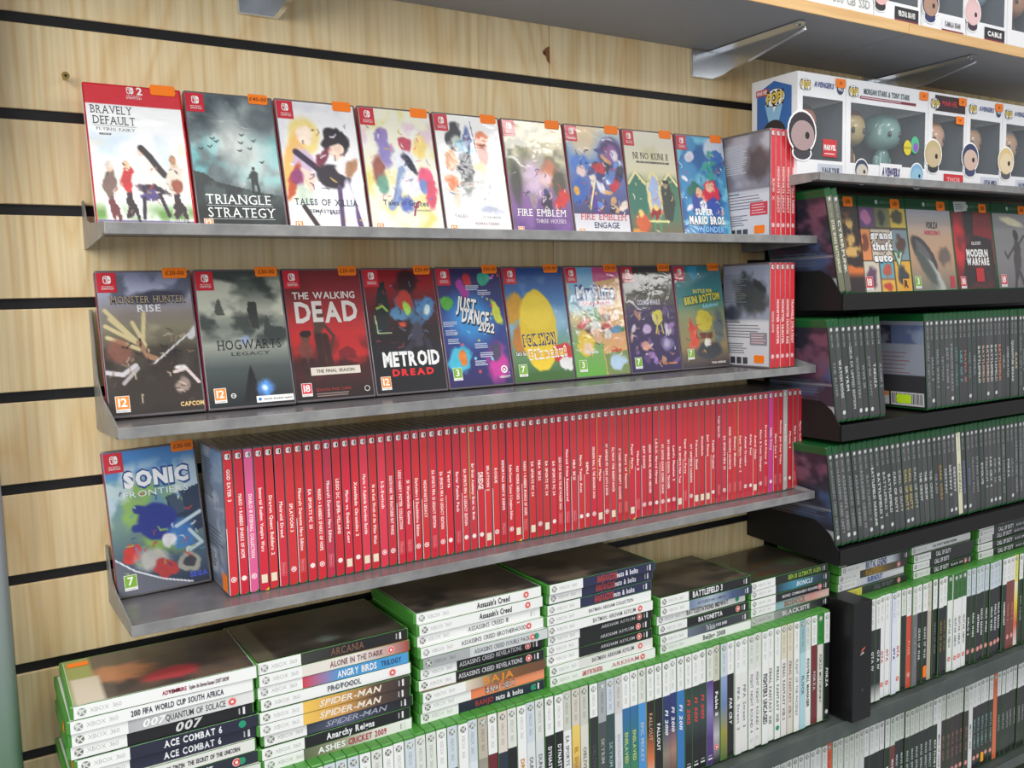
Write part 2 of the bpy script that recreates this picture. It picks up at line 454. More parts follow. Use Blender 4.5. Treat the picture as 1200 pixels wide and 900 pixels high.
for k in range(-1, 16):   # the black inserts that line each groove
    z = Z0 - k * P_
    for j in range(3):
        link('groove_insert', rbox(cuts[j] + .0003, 0.0035, z - .0062, cuts[j + 1] - .0003, 0.0125, z + .0062, GROOVE, 0, 1, 'groove_insert'), wall)
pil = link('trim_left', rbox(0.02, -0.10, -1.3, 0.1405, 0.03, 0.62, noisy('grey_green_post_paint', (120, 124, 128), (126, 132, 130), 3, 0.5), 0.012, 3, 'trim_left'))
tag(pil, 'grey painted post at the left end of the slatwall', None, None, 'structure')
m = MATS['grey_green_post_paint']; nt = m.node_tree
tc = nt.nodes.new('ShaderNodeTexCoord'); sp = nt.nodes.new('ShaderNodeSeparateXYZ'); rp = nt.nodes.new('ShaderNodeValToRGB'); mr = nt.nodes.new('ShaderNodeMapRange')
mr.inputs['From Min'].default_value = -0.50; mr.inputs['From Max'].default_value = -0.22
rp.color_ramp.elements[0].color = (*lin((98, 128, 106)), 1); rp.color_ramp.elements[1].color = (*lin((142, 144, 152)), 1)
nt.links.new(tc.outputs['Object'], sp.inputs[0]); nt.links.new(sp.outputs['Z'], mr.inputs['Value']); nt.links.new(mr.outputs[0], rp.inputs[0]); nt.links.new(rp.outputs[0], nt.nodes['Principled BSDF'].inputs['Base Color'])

bp = link('back_panel', rbox(1.352, -0.0025, -0.50, 2.20, -0.0003, 0.150, BLACKM, 0, 1, 'back_panel'))
bp.name = 'trim_1'; tag(bp, 'black backing sheet behind the black shelves', None, None, 'structure')

# brass screw in the wall
sc = empty('wall_screw', (0.2365, 0, 0.2392)); tag(sc, 'small brass screw standing out of the pine slat at upper left', 'screw')
bm = bmesh.new(); bmesh.ops.create_cone(bm, segments=12, radius1=.0018, radius2=.0018, depth=.016, cap_ends=True, matrix=Matrix.Translation((0, -.006, 0)) @ Matrix.Rotation(R(90), 4, 'X'))
me = D.meshes.new('shank'); bm.to_mesh(me); bm.free(); me.materials.append(BRASS); link('shank', me, sc)
bm = bmesh.new(); bmesh.ops.create_cone(bm, segments=14, radius1=.0022, radius2=.0042, depth=.003, cap_ends=True, matrix=Matrix.Translation((0, -.0155, 0)) @ Matrix.Rotation(R(90), 4, 'X'))
me = D.meshes.new('screw_head'); bm.to_mesh(me); bm.free(); me.materials.append(BRASS); link('screw_head', me, sc)
link('slot', rbox(-.0013, -.0174, -.0013, .0013, -.0168, .0013, GROOVE, 0, 1, 'slot'), sc)


# ================================================================== SHELVES
def metal_shelf(x0, x1, yf, zt, label, gh=0.09, group='grey metal shelves on the slatwall'):
    t = empty('metal_shelf', (x0, 0, zt)); tag(t, label, 'shelf', group); L = x1 - x0
    link('shelf_plate', rbox(0.001, yf + .001, -.0042, L - .001, -.001, -.003, PLATE, 0, 1, 'shelf_plate'), t)
    link('front_lip', rbox(0, yf, -.0122, L, yf + .0016, 0, GREYMETAL, .0006, 2, 'front_lip'), t)
    link('lip_return', rbox(0, yf + .0016, -.0122, L, yf + .016, -.011, GREYMETAL, 0, 1, 'lip_return'), t)
    pts = [(0, gh), (-.012, gh), (-.03, gh * .35), (-.06, gh * .18), (yf + .002, 0), (yf + .002, -.0122), (-.03, -.019), (0, -.019)]
    for xx in (0, L - .0016): link('end_bracket', extrude_poly('end_bracket', pts, 'x', xx, xx + .0016, GREYMETAL), t)
    return t


ZS = [0.0687, -0.1389, -0.3465]
metal_shelf(0.2451, 1.2960, -0.1623, ZS[0], 'topmost of the three long grey metal shelves on the pine slatwall', .035)
metal_shelf(0.2451, 1.2960, -0.1623, ZS[1], 'middle of the three long grey metal shelves on the pine slatwall', .12)
metal_shelf(0.2451, 1.2960, -0.1623, ZS[2], 'lowest of the three long grey metal shelves, above the lying game stacks', .05)
metal_shelf(1.2575, 2.18, -0.1990, 0.1625, 'grey metal shelf carrying the boxed vinyl figures', .03)


def black_shelf(zt, label, zp):
    t = empty('black_shelf', (1.311, 0, zt)); tag(t, label, 'shelf', 'black metal shelves of the right bay')
    link('shelf_plate', rbox(.002, -.198, -.0045, .88, -.003, -.003, BLACKM, 0, 1, 'shelf_plate'), t)
    link('front_lip', rbox(0, -.2025, -.0262, .88, -.199, 0, BLACKM, .0008, 2, 'front_lip'), t)
    arc = [(0, .062), (-.06, .060), (-.105, .056), (-.155, .041), (-.181, .024), (-.199, 0), (-.199, -.0262), (0, zp)]
    for xx in (-.002, .878): link('end_bracket', extrude_poly('end_bracket', arc, 'x', xx, xx + .002, BLACKM), t)
    return t


black_shelf(-.0250, 'upper black metal shelf with quarter-round ends, holding face-out game cases', -.026)
black_shelf(-.2355, 'middle black metal shelf with quarter-round ends, under two rows of grey spines', -.026)
black_shelf(-.4410, 'lowest black metal shelf with quarter-round ends, above the lying stacks', -.016)

# upper wooden shelf
for i, (x0, x1, lb) in enumerate([(-0.30, 1.4312, 'long overhead shelf board with grey underside, left of the seam'), (1.4330, 3.1, 'long overhead shelf board with grey underside, right of the seam')]):
    t = empty('overhead_shelf', (x0, 0, .3825)); tag(t, lb, 'shelf', 'overhead shelf boards'); L = x1 - x0
    link('board', rbox(0, -.2235, 0, L, -.0005, .0165, UNDER, .0004, 1, 'board'), t)
    link('edging', rbox(0, -.2255, -.0002, L, -.2236, .0168, EDGEWOOD, .0006, 1, 'edging'), t)


def bracket(x, label, plate=.05):
    t = empty('shelf_bracket', (x, 0, .3822)); tag(t, label, 'bracket', 'chrome brackets under the overhead shelf')
    link('wall_plate', rbox(-plate, -.006, -.046, 0, -.0005, -.002, CHROME, .0012, 2, 'wall_plate'), t)
    link('arm', extrude_poly('arm', [(-.001, -.045), (-.03, -.043), (-.196, -.012), (-.196, -.0015), (-.001, -.0015)], 'x', -.0015, .0005, CHROME), t)
    link('top_flange', rbox(-.014, -.197, -.0022, .0005, -.001, -.0006, CHROME, .0003, 1, 'top_flange'), t)
    link('lower_flange', extrude_poly('lower_flange', [(-.001, -.046), (-.03, -.044), (-.197, -.0128), (-.197, -.0118), (-.03, -.043), (-.001, -.045)], 'x', -.007, .0005, CHROME), t)
    link('rivet', rbox(-.009, -.186, -.0035, -.004, -.180, -.0022, CHROME, .0008, 2, 'rivet'), t)


bracket(.484, 'chrome shelf bracket cut off by the top edge of the photo'); bracket(1.2255, 'bright chrome shelf bracket left of the boxed figures'); bracket(1.662, 'dark chrome shelf bracket above the boxed figures')

# lower shelves of green-cased games
def plain_shelf(x0, x1, y, z, th, label):
    t = empty('wide_shelf', (x0, 0, z)); tag(t, label, 'shelf', 'dark grey lower shelves')
    link('shelf_plate', rbox(0, y + .004, -.004, x1 - x0, -.001, -.001, DARKSHELF, 0, 1, 'shelf_plate'), t)
    link('front_lip', rbox(0, y, -th, x1 - x0, y + .003, 0, DARKSHELF, .001, 2, 'front_lip'), t)


plain_shelf(.15, 2.25, -.196, -.7390, .028, 'dark grey shelf edge under the upright white-topped cases')
plain_shelf(.9, 2.3, -.150, -1.0060, .022, 'dark grey shelf edge at the bottom right, under the lowest row')


# ================================================================== CASES SEEN FROM THE FRONT
def front_case(label, group, x, y, z, w_, h_, d_, lean, yaw, shell, cv, prt, spine, stick=None, roll=0.0, inset=.0028, cat='game case'):
    t = empty('slim_game_case', (x, y, z + d_ * math.sin(lean)), (-lean, roll, yaw)); tag(t, label, cat, group)
    link('case_shell', rbox(-w_ / 2, 0, 0, w_ / 2, d_, h_, shell, .0018, 3, 'case_shell'), t)
    if cv is not None:
        link('cover_insert', cvmesh(cv, lambda U, V: (-w_ / 2 + .0012 + U * (w_ - inset - .0012), -.0003, h_ - inset - V * (h_ - 2 * inset))), t)
    if prt is not None:
        for q in prt.split(): link('lettering', q.mesh(), t, (0, -.0004, .005 if group == G1 else 0))
        for nm, q in prt.subs.items(): link(nm, q.mesh(nm), t, (0, -.0004, 0))
    if spine is not None:
        sm = pymesh('spine_insert', [(-w_ / 2 - .0003, .0014, .002), (-w_ / 2 - .0003, d_ - .0016, .002), (-w_ / 2 - .0003, d_ - .0016, h_ - .002), (-w_ / 2 - .0003, .0014, h_ - .002)], [(0, 3, 2, 1)], PRINT, [spine] * 4)
        link('spine_insert', sm, t)
    if stick: sticker(t, stick[0], -.0009, stick[1], stick[2] if len(stick) > 2 else .025, .0125, stick[3] if len(stick) > 3 else None)
    return t


W1, H1, D1 = .1045, .170, .011
RED = (214, 40, 56); WH = (244, 244, 242)


def redcorner(p, small=False):
    p = p.sub('corner_badge')
    p.quad(-.0508, .1437, -.0305, .1668, (206, 42, 58), 3); p.twin(-.0400, .1585, .0095, WH, (206, 42, 58), 4)
    p.text('NINTENDO', -.0400, .1508, .0012, WH, width=.0125, lay=4); p.text('SWITCH', -.0400, .1482, .0024, WH, width=.0125, bold=.01, lay=4)


GW, GH = 84, 136
covers = []
G1 = 'face-out cases on the top grey shelf'; G2 = 'face-out cases on the middle grey shelf'

# ---- top shelf
c = Cv(GW, GH, (238, 240, 242), 11)
c.cloud((196, 216, 232), 3, 4, .45, .7, .9, .35, .75).cloud((214, 228, 214), 3, 5, .45, .6, .8, .55, .85).cloud((236, 222, 196), 2, 4, .5, .7, .6, .4, .8)
c.cloud((92, 140, 60), 6, 4, .3, .6, .9, .86, .97).mix((c.v > .955) * 1.0, (120, 112, 150))
def figure(c, u, v, s, coat, leg, hair, skin=(228, 196, 170)):
    c.blob(u, v + .12 * s, .035 * s, .10 * s, leg); c.blob(u + .035 * s, v + .17 * s, .02 * s, .10 * s, leg, -12)
    c.blob(u, v, .055 * s, .085 * s, coat, 8, .2, rough=.4); c.blob(u + .01, v - .095 * s, .03 * s, .03 * s, skin); c.blob(u + .003, v - .11 * s, .032 * s, .026 * s, hair)
figure(c, .17, .70, 1.2, (120, 96, 88), (110, 50, 54), (226, 214, 206)); figure(c, .34, .69, 1.15, (190, 44, 50), (50, 34, 40), (236, 186, 150))
c.blob(.55, .64, .12, .13, (232, 228, 220), 20, .2, rough=.5).blob(.60, .74, .17, .03, (48, 36, 58), 15, .3).blob(.56, .78, .10, .035, (84, 70, 130), 0, .3)
c.line([(.50, .80), (.48, .94)], .02, (44, 34, 48)).line([(.66, .76), (.74, .92)], .02, (44, 34, 48)).blob(.52, .47, .04, .035, (236, 206, 186)).line([(.52, .44), (.60, .50), (.68, .58), (.74, .63)], .035, (42, 34, 38))
figure(c, .84, .66, 1.3, (222, 210, 196), (50, 36, 42), (176, 130, 96)); c.blob(.87, .71, .06, .05, (150, 80, 60), 0, .3)
c.strokes(26, [(60, 46, 52), (236, 226, 214), (170, 60, 60), (150, 120, 100)], .12, .55, .95, .9, .07)
c.mix((c.v < .137) * 1.0, (214, 58, 68))
p = Pr(); p.twin(-.0035, .1580, .0085, WH, (214, 58, 68), 4); p.text('2', .0065, .158, .0085, WH, bold=.03, lay=4); p.text('NINTENDO', 0, .1515, .0012, WH, width=.015, lay=4); p.text('SWITCH', 0, .1490, .0022, WH, width=.016, bold=.01, lay=4)
p.text('BRAVELY', -.0250, .1330, .0095, (58, 56, 60), width=.043, serif=True); p.text('DEFAULT', -.0230, .1205, .0095, (58, 56, 60), width=.044, serif=True)
p.quad(-.0450, .1137, -.0010, .1141, (70, 70, 74), 2); p.text('FLYING FAIRY', -.0225, .1100, .0034, (110, 112, 118), width=.040, serif=True); p.quad(-.040, .1030, -.028, .1052, (60, 60, 64), 2)
p.text('HD REMASTER', -.034, .1041, .0012, WH, width=.010, lay=3); p.text('SQUARE ENIX', .036, .0050, .0030, WH, width=.026, bold=.01, serif=True, lay=3)
covers.append((c, p, REDP, (238, 238, 240), 'white cover under a red band, four cloaked wanderers, red plastic case', (.032, .1665, .028)))

c = Cv(GW, GH, (104, 118, 122), 21)
c.cloud((58, 70, 76), 3, 4, .4, .6, .9, 0, .8).cloud((206, 214, 210), 3, 4, .45, .62, .95, .05, .75).cloud((120, 196, 200), 3, 4, .5, .66, .8, .28, .68)
c.blob(.62, .42, .26, .30, (214, 222, 218), -25, .9, .7).blob(.85, .18, .22, .14, (78, 90, 96), 0, .9, .8)
c.poly([(0, .58), (.12, .60), (.25, .66), (.4, .68), (.55, .70), (.75, .73), (.9, .74), (1, .75), (1, 1), (0, 1)], (44, 52, 54)).cloud((88, 104, 104), 6, 7, .5, .65, .6, .62, .82).cloud((26, 32, 34), 4, 5, .4, .6, .9, .84, 1)
for uu, vv in [(.60, .30), (.58, .36), (.56, .42), (.68, .40), (.73, .34), (.30, .36), (.22, .40), (.26, .34), (.80, .50), (.12, .42)]: c.line([(uu - .025, vv - .006), (uu, vv + .004), (uu + .02, vv - .01)], .008, (44, 52, 54))
c.blob(.685, .61, .045, .055, (50, 60, 60), 0, .2).blob(.69, .545, .019, .013, (42, 50, 50)).line([(.66, .64), (.655, .73)], .016, (40, 48, 48)).line([(.71, .64), (.725, .735)], .016, (40, 48, 48)).line([(.66, .59), (.61, .63)], .009, (44, 52, 52))
p = Pr(); redcorner(p); p.text('TRIANGLE', -.003, .0325, .0115, (236, 240, 238), width=.076, serif=True); p.quad(-.041, .0245, .036, .0249, (220, 226, 224), 2)
p.text('STRATEGY', -.001, .0165, .0115, (236, 240, 238), width=.078, serif=True); p.quad(-.040, .0085, .037, .0089, (220, 226, 224), 2); p.age(-.046, -.003 + .0035, '12', .013)
covers.append((c, p, CLEAR, RED, 'stormy grey and teal cover with a lone dark figure on a hill', (.034, .1655, .024, '£40-00')))

c = Cv(GW, GH, (240, 240, 242), 31)
c.cloud((216, 218, 226), 3, 4, .5, .7, .8, 0, .5).blob(.30, .28, .20, .16, (238, 216, 140), 10, .3).blob(.13, .50, .13, .26, (240, 190, 110), 15, .4).blob(.32, .26, .09, .075, (246, 224, 206), 0, .3)
c.blob(.25, .48, .15, .11, (206, 184, 214), 10, .3).blob(.26, .62, .12, .10, (238, 214, 200), 0, .3).blob(.12, .62, .06, .16, (190, 84, 52), 20, .4).blob(.17, .60, .08, .07, (140, 60, 110), 0, .4)
c.line([(.18, .40), (.42, .52), (.60, .60)], .04, (52, 40, 62)).blob(.70, .30, .155, .115, (36, 32, 38), 0, .2).blob(.70, .38, .085, .06, (244, 216, 196), 0, .25).blob(.52, .43, .05, .1, (120, 50, 70), 40, .4)
c.blob(.62, .58, .22, .10, (46, 40, 50), 8, .2).blob(.78, .50, .12, .07, (236, 232, 236), 0, .3).blob(.88, .50, .07, .08, (176, 130, 96), 30, .4).line([(.78, .62), (.90, .98)], .035, (96, 72, 120)).line([(.68, .66), (.66, .98)], .03, (90, 70, 110)).blob(.79, .80, .06, .2, (232, 236, 244), 0, .4)
c.blob(.22, .74, .10, .08, (206, 222, 206), 0, .6).line([(.2, .82), (.34, .97)], .03, (60, 46, 50))
c.strokes(26, [(60, 48, 60), (226, 190, 110), (120, 60, 90), (236, 224, 236), (96, 80, 130)], .08, .16, .9, .92)
p = Pr(); redcorner(p); p.text('TALES OF XILLIA', -.002, .0330, .0080, (52, 62, 86), width=.082, bold=.01, serif=True); p.text('REMASTERED', -.005, .0215, .0042, (70, 78, 96), width=.042, bold=.01); p.age(-.046, .0005, '12', .013)
covers.append((c, p, CLEAR, RED, 'white cover with blond-haired and black-haired drawn figures', (.034, .1655)))

c = Cv(GW, GH, (238, 236, 214), 41)
c.cloud((222, 210, 110), 3, 4, .42, .62, .8, 0, 1).cloud((240, 240, 236), 3, 3, .5, .66, .8, 0, 1).cloud((226, 190, 214), 5, 7, .5, .65, .7, .1, .3)
c.blob(.27, .22, .10, .07, (150, 128, 190), 0, .3).blob(.30, .35, .10, .12, (142, 130, 190), 0, .5).blob(.58, .28, .09, .07, (190, 74, 96), 0, .25).blob(.55, .42, .13, .10, (226, 230, 240), 20, .3).blob(.62, .44, .05, .1, (40, 40, 60), -30, .4)
c.blob(.80, .30, .11, .09, (240, 214, 130), 0, .4).line([(.5, .5), (.38, .74), (.3, .8)], .05, (140, 160, 200)).blob(.6, .62, .16, .1, (228, 230, 238), 30, .4).blob(.82, .55, .11, .08, (226, 90, 126), 0, .3).blob(.88, .68, .08, .12, (214, 84, 110), 0, .4).blob(.78, .62, .06, .06, (120, 140, 200), 0, .4)
c.blob(.18, .5, .08, .10, (150, 90, 80), 0, .5).blob(.22, .62, .07, .09, (110, 160, 140), 0, .5).blob(.52, .78, .10, .06, (90, 110, 180), 0, .6)
c.strokes(34, [(120, 110, 170), (226, 120, 150), (236, 236, 226), (80, 90, 120), (206, 176, 90)], .1, .12, .92, .78)
p = Pr(); redcorner(p); p.text('Tales', -.022, .036, .0070, (52, 60, 100), width=.022, bold=.01); p.text('of', -.004, .036, .0055, (90, 60, 120), width=.008); p.text('Graces', .017, .036, .0070, (52, 60, 100), width=.028, bold=.01); p.text('f', .010, .029, .0200, (150, 50, 90), slant=.3, lay=4); p.text('REMASTERED', .024, .0265, .0022, (80, 80, 110), width=.02); p.age(-.046, .0005, '12', .013)
covers.append((c, p, CLEAR, RED, 'yellow and pastel cover with a group of drawn figures, price label top right', (.034, .1655)))

c = Cv(GW, GH, (244, 244, 242), 51)
c.cloud((226, 222, 206), 2, 3, .5, .7, .8, .4, .8).blob(.27, .20, .13, .12, (50, 52, 62), 10, .25).blob(.32, .24, .09, .07, (196, 206, 196), 0, .4).blob(.42, .28, .14, .05, (90, 160, 190), 30, .5).blob(.48, .20, .05, .1, (80, 100, 160), 0, .5)
c.blob(.70, .20, .09, .07, (230, 130, 84), 0, .35).blob(.70, .32, .08, .08, (170, 90, 70), 0, .5).blob(.19, .39, .09, .09, (232, 170, 130), 0, .4).blob(.40, .44, .11, .12, (62, 62, 74), 0, .4, rough=.4).blob(.62, .45, .10, .07, (238, 190, 110), 0, .35).blob(.60, .54, .08, .08, (220, 220, 214), 0, .5)
c.blob(.17, .58, .10, .07, (222, 130, 84), 0, .35).blob(.22, .70, .07, .09, (236, 214, 200), 0, .5).blob(.4, .58, .09, .1, (90, 96, 90), 0, .6, .6).blob(.72, .80, .16, .03, (160, 170, 200), 8, .8, .7).line([(.55, .05), (.60, .32)], .008, (110, 120, 150))
c.strokes(30, [(70, 70, 84), (214, 130, 90), (236, 226, 214), (90, 130, 160), (206, 160, 110)], .1, .14, .78, .72)
p = Pr(); redcorner(p); p.text('TALES', -.028, .0210, .0040, (130, 130, 150), width=.020, serif=True); p.text('OF THE HEROES', .020, .0200, .0030, (140, 140, 160), width=.030, serif=True); p.text('REMASTERED', .012, .0110, .0034, (150, 110, 130), width=.038, serif=True); p.age(-.046, .0005, '12', .013)
covers.append((c, p, CLEAR, RED, 'mostly white cover with six small drawn heads, left of the violet one', (.034, .1655)))

c = Cv(GW, GH, (150, 130, 120), 61)
c.grad([(0, (206, 190, 150)), (.2, (214, 204, 170)), (.45, (150, 140, 140)), (.7, (132, 96, 150)), (1, (92, 62, 124))])
c.cloud((120, 122, 92), 3, 4, .45, .62, .9, .05, .55).cloud((236, 226, 190), 3, 7, .5, .66, .8, 0, .38).blob(.42, .50, .18, .14, (222, 196, 222), 0, .9, .9).blob(.12, .55, .09, .2, (70, 72, 66), 0, .6, .8)
c.blob(.72, .45, .13, .11, (206, 130, 100), 10, .6).blob(.84, .55, .12, .12, (92, 88, 74), 0, .5).blob(.85, .68, .09, .11, (206, 60, 60), 40, .4).blob(.62, .5, .1, .05, (232, 200, 206), -30, .6)
c.blob(.38, .70, .055, .07, (150, 146, 150), 0, .3).blob(.38, .62, .03, .025, (180, 160, 190)).blob(.60, .72, .09, .09, (60, 50, 76), 0, .3).blob(.59, .62, .04, .03, (70, 70, 120)).cloud((150, 110, 176), 3, 5, .5, .7, .6, .7, 1)
c.strokes(26, [(236, 224, 236), (110, 60, 120), (206, 80, 80), (70, 60, 90), (226, 206, 170)], .1, .4, .95, .8)
p = Pr(); redcorner(p); p.text('FIRE EMBLEM', -.002, .0290, .0100, WH, width=.082, serif=True, slant=.1); p.text('THREE HOUSES', .012, .0170, .0055, (230, 224, 236), width=.052, serif=True); p.age(-.046, .0005, '12', .013)
covers.append((c, p, CLEAR, RED, 'violet cover below pale gold clouds on the top shelf', (.034, .1655)))

c = Cv(GW, GH, (90, 120, 180), 71)
c.grad([(0, (230, 214, 180)), (.18, (110, 160, 214)), (.5, (96, 110, 170)), (.8, (70, 70, 110)), (1, (232, 232, 236))]).blob(.3, .12, .26, .16, (242, 208, 160), 0, .8, .8)
c.blob(.78, .24, .22, .15, (76, 56, 110), 20, .35).blob(.80, .24, .12, .08, (140, 90, 150), 20, .4).spots(34, [(232, 230, 236), (190, 50, 60), (60, 60, 120), (220, 170, 110), (90, 130, 200), (50, 44, 64), (240, 222, 206)], .35, .22, .95, .76, .03, .08, .4, .9)
c.blob(.20, .36, .15, .10, (74, 120, 200), 0, .3).blob(.22, .42, .09, .055, (226, 200, 196), 0, .4).blob(.14, .60, .12, .12, (60, 100, 180), 20, .4).blob(.10, .60, .05, .04, (230, 170, 60), 0, .4).blob(.4, .7, .05, .14, (90, 60, 150), -10, .4).line([(.3, .76), (.44, .5)], .014, (236, 222, 160)).mix((c.v > .80) * .85, (230, 230, 234))
c.strokes(40, [(240, 236, 236), (50, 50, 100), (200, 60, 70), (230, 190, 110), (40, 36, 50)], .1, .2, .95, .78)
p = Pr(); redcorner(p); p.text('FIRE EMBLEM', .002, .0260, .0095, (200, 60, 70), width=.084, serif=True, slant=.1); p.text('ENGAGE', .006, .0135, .0085, (60, 70, 110), width=.046, bold=.015); p.age(-.046, .0005, '12', .013)
covers.append((c, p, CLEAR, RED, 'crowded blue and purple cover over a white title strip', (.034, .1655)))

c = Cv(GW, GH, (220, 216, 196), 81)
c.grad([(0, (226, 222, 206)), (.38, (212, 206, 176)), (.5, (150, 160, 120)), (.8, (88, 120, 96)), (1, (120, 100, 70))]).blob(.5, .20, .14, .06, (200, 196, 150), 0, .9, .7)
c.blob(.17, .62, .20, .22, (60, 116, 100), 0, .15).blob(.83, .62, .20, .22, (74, 122, 98), 0, .15).blob(.50, .62, .15, .24, (230, 214, 150), 0, .15).blob(.50, .60, .10, .19, (160, 176, 214), 0, .2).line([(.02, .5), (.17, .39), (.34, .5)], .02, (230, 214, 160)).line([(.66, .5), (.83, .39), (.98, .5)], .02, (230, 214, 160))
c.blob(.76, .66, .12, .19, (62, 66, 62), 0, .2).blob(.74, .50, .045, .035, (176, 150, 120), 0, .3).blob(.74, .475, .06, .02, (50, 48, 46)).blob(.5, .78, .10, .06, (150, 40, 44), 0, .3).blob(.5, .72, .05, .035, (230, 200, 120), 0, .3).line([(.46, .8), (.45, .94)], .016, (60, 150, 120)).line([(.56, .8), (.57, .94)], .016, (60, 150, 120))
c.line([(.28, .85), (.74, .85)], .014, (222, 220, 150)).blob(.22, .88, .13, .10, (206, 96, 56), -30, .5).blob(.2, .78, .05, .04, (236, 190, 110), 0, .5).blob(.1, .97, .15, .03, (226, 150, 60), 0, .8)
c.strokes(22, [(236, 226, 180), (60, 90, 76), (206, 110, 60), (230, 206, 120)], .05, .42, .95, .95)
p = Pr(); redcorner(p); p.text('NI NO KUNI II', .0, .1240, .0100, (44, 42, 44), width=.070, serif=True); p.quad(-.030, .1128, .036, .1155, (44, 42, 44), 2); p.text('REVENANT KINGDOM', .003, .11415, .0014, (230, 226, 210), width=.056, lay=3)
covers.append((c, p, CLEAR, RED, 'beige and green cover with pale arches, price label top right', (.034, .1655)))

c = Cv(GW, GH, (64, 140, 190), 91)
c.cloud((40, 96, 160), 3, 4, .45, .6, .9, 0, 1).cloud((130, 206, 222), 4, 6, .5, .65, .8, 0, 1).blob(.82, .12, .26, .12, (206, 216, 230), 0, .25).blob(.82, .20, .12, .07, (60, 110, 190), 0, .2).spots(20, [(230, 70, 90), (60, 160, 150), (240, 230, 240), (44, 70, 150), (236, 170, 140)], .05, .15, .9, .75, .03, .09, .35, .9)
c.blob(.64, .55, .16, .13, (214, 50, 74), 0, .2).blob(.62, .50, .09, .06, (236, 190, 160), 0, .3).blob(.66, .70, .15, .10, (50, 80, 170), 0, .3).blob(.30, .54, .15, .08, (50, 110, 96), 0, .25).blob(.33, .66, .13, .11, (60, 80, 160), 0, .35).blob(.38, .55, .07, .05, (236, 190, 160), 0, .3).blob(.45, .68, .07, .05, (240, 240, 240), 0, .3)
c.strokes(34, [(230, 240, 246), (214, 50, 74), (40, 70, 160), (90, 190, 200), (240, 190, 160)], .05, .15, .95, .78)
p = Pr(); redcorner(p); p.text('SUPER', -.006, .0395, .0090, (250, 250, 250), width=.038, bold=.05); p.text('MARIO BROS.', .0, .0255, .0125, (60, 60, 70), width=.080, bold=.09, lay=2); p.text('MARIO BROS.', .0, .0260, .0120, (250, 250, 250), width=.078, bold=.045, lay=3)
p.text('WONDER', .006, .0110, .0095, (40, 60, 150), width=.058, bold=.10, lay=2); p.text('WONDER', .006, .0112, .0090, (130, 190, 240), width=.056, bold=.04, lay=3)
covers.append((c, p, CLEAR, RED, 'bright blue cover with big white block title, rightmost face-out case on the top shelf', (.034, .1655)))

for i, (c, p, sh, spn, lb, st) in enumerate(covers):
    front_case(lb, G1, .3025 + .1070 * i, -.077 + .0018 * i, ZS[0] - .0030, W1, H1, D1, R(16.0 - 1.0 * i), R(random.uniform(-.8, .8)), sh, c.grain(5), p, spn, st)

# ---- middle shelf
covers = []
c = Cv(GW, GH, (120, 116, 106), 12)
c.grad([(0, (120, 124, 150)), (.14, (170, 176, 200)), (.3, (140, 130, 124)), (.4, (132, 126, 104)), (.6, (76, 68, 58)), (1, (42, 36, 34))]).cloud((84, 88, 104), 4, 8, .45, .65, .8, 0, .22).cloud((176, 168, 140), 3, 6, .5, .7, .6, .3, .5)
c.blob(.62, .18, .30, .05, (60, 60, 74), -5, .5, .9, .5).cloud((52, 44, 38), 3, 4, .4, .6, .9, .55, 1)
for a, b in [((.06, .27), (.42, .54)), ((.05, .38), (.40, .52)), ((.10, .33), (.46, .56)), ((.46, .30), (.42, .50)), ((.33, .36), (.44, .52)), ((.06, .46), (.38, .55))]: c.line([a, b], .022, (214, 198, 150))
c.line([(.38, .50), (.46, .60), (.54, .62)], .03, (170, 130, 100)).blob(.16, .56, .13, .08, (150, 96, 80), 10, .5, .8).line([(.02, .70), (.18, .72), (.32, .66)], .025, (206, 200, 206)).line([(.18, .78), (.34, .68)], .02, (176, 170, 170))
c.line([(.50, .66), (.92, .45)], .008, (230, 230, 230)).line([(.94, .47), (1, .42)], .04, (206, 206, 210)).line([(.72, .72), (.85, .70), (.97, .80)], .018, (222, 204, 200)).blob(.80, .82, .10, .05, (180, 158, 150), -20, .4, .8).blob(.78, .69, .06, .02, (230, 226, 224), 0, .4)
c.strokes(40, [(150, 130, 110), (40, 34, 32), (206, 190, 170), (90, 74, 66)], .05, .42, .95, .92)
p = Pr(); redcorner(p); p.text('MONSTER HUNTER', .002, .1345, .0085, (60, 52, 48), width=.081, bold=.03, serif=True); p.text('MONSTER HUNTER', .002, .1350, .0080, (176, 160, 136), width=.080, bold=.0, serif=True, lay=3)
p.text('RISE', .002, .1245, .0080, (232, 232, 236), width=.026, bold=.01, serif=True); p.age(-.0445, .0060, '12', .0185); p.text('CAPCOM', .037, .0105, .0048, (222, 190, 130), width=.026, bold=.04)
covers.append((c, p, 'dim brown and slate cover, leftmost face-out case on the middle shelf', (.034, .1660, .028, '£20-00')))

c = Cv(GW, GH, (100, 108, 104), 22)
c.grad([(0, (62, 68, 66)), (.12, (90, 98, 92)), (.30, (180, 182, 166)), (.42, (130, 138, 128)), (.55, (172, 176, 164)), (.72, (74, 84, 84)), (1, (28, 32, 36))]).cloud((58, 64, 62), 3, 7, .45, .62, .85, .02, .5).cloud((206, 208, 190), 2, 6, .52, .66, .9, .05, .6)
c.poly([(.18, .30), (.22, .22), (.25, .20), (.27, .27), (.3, .33), (.2, .33)], (86, 90, 84)).poly([(.5, .42), (.55, .34), (.58, .42)], (70, 74, 70)).poly([(.56, .30), (.58, .23), (.68, .24), (.68, .44), (.6, .43)], (58, 60, 58)).poly([(.74, .42), (.78, .34), (.82, .42), (.95, .43), (.97, .52), (.72, .5)], (64, 70, 68)).blob(.86, .5, .16, .06, (60, 68, 66), 0, .6, .9, .4).blob(.7, .53, .10, .04, (70, 76, 74), 0, .5, .8)
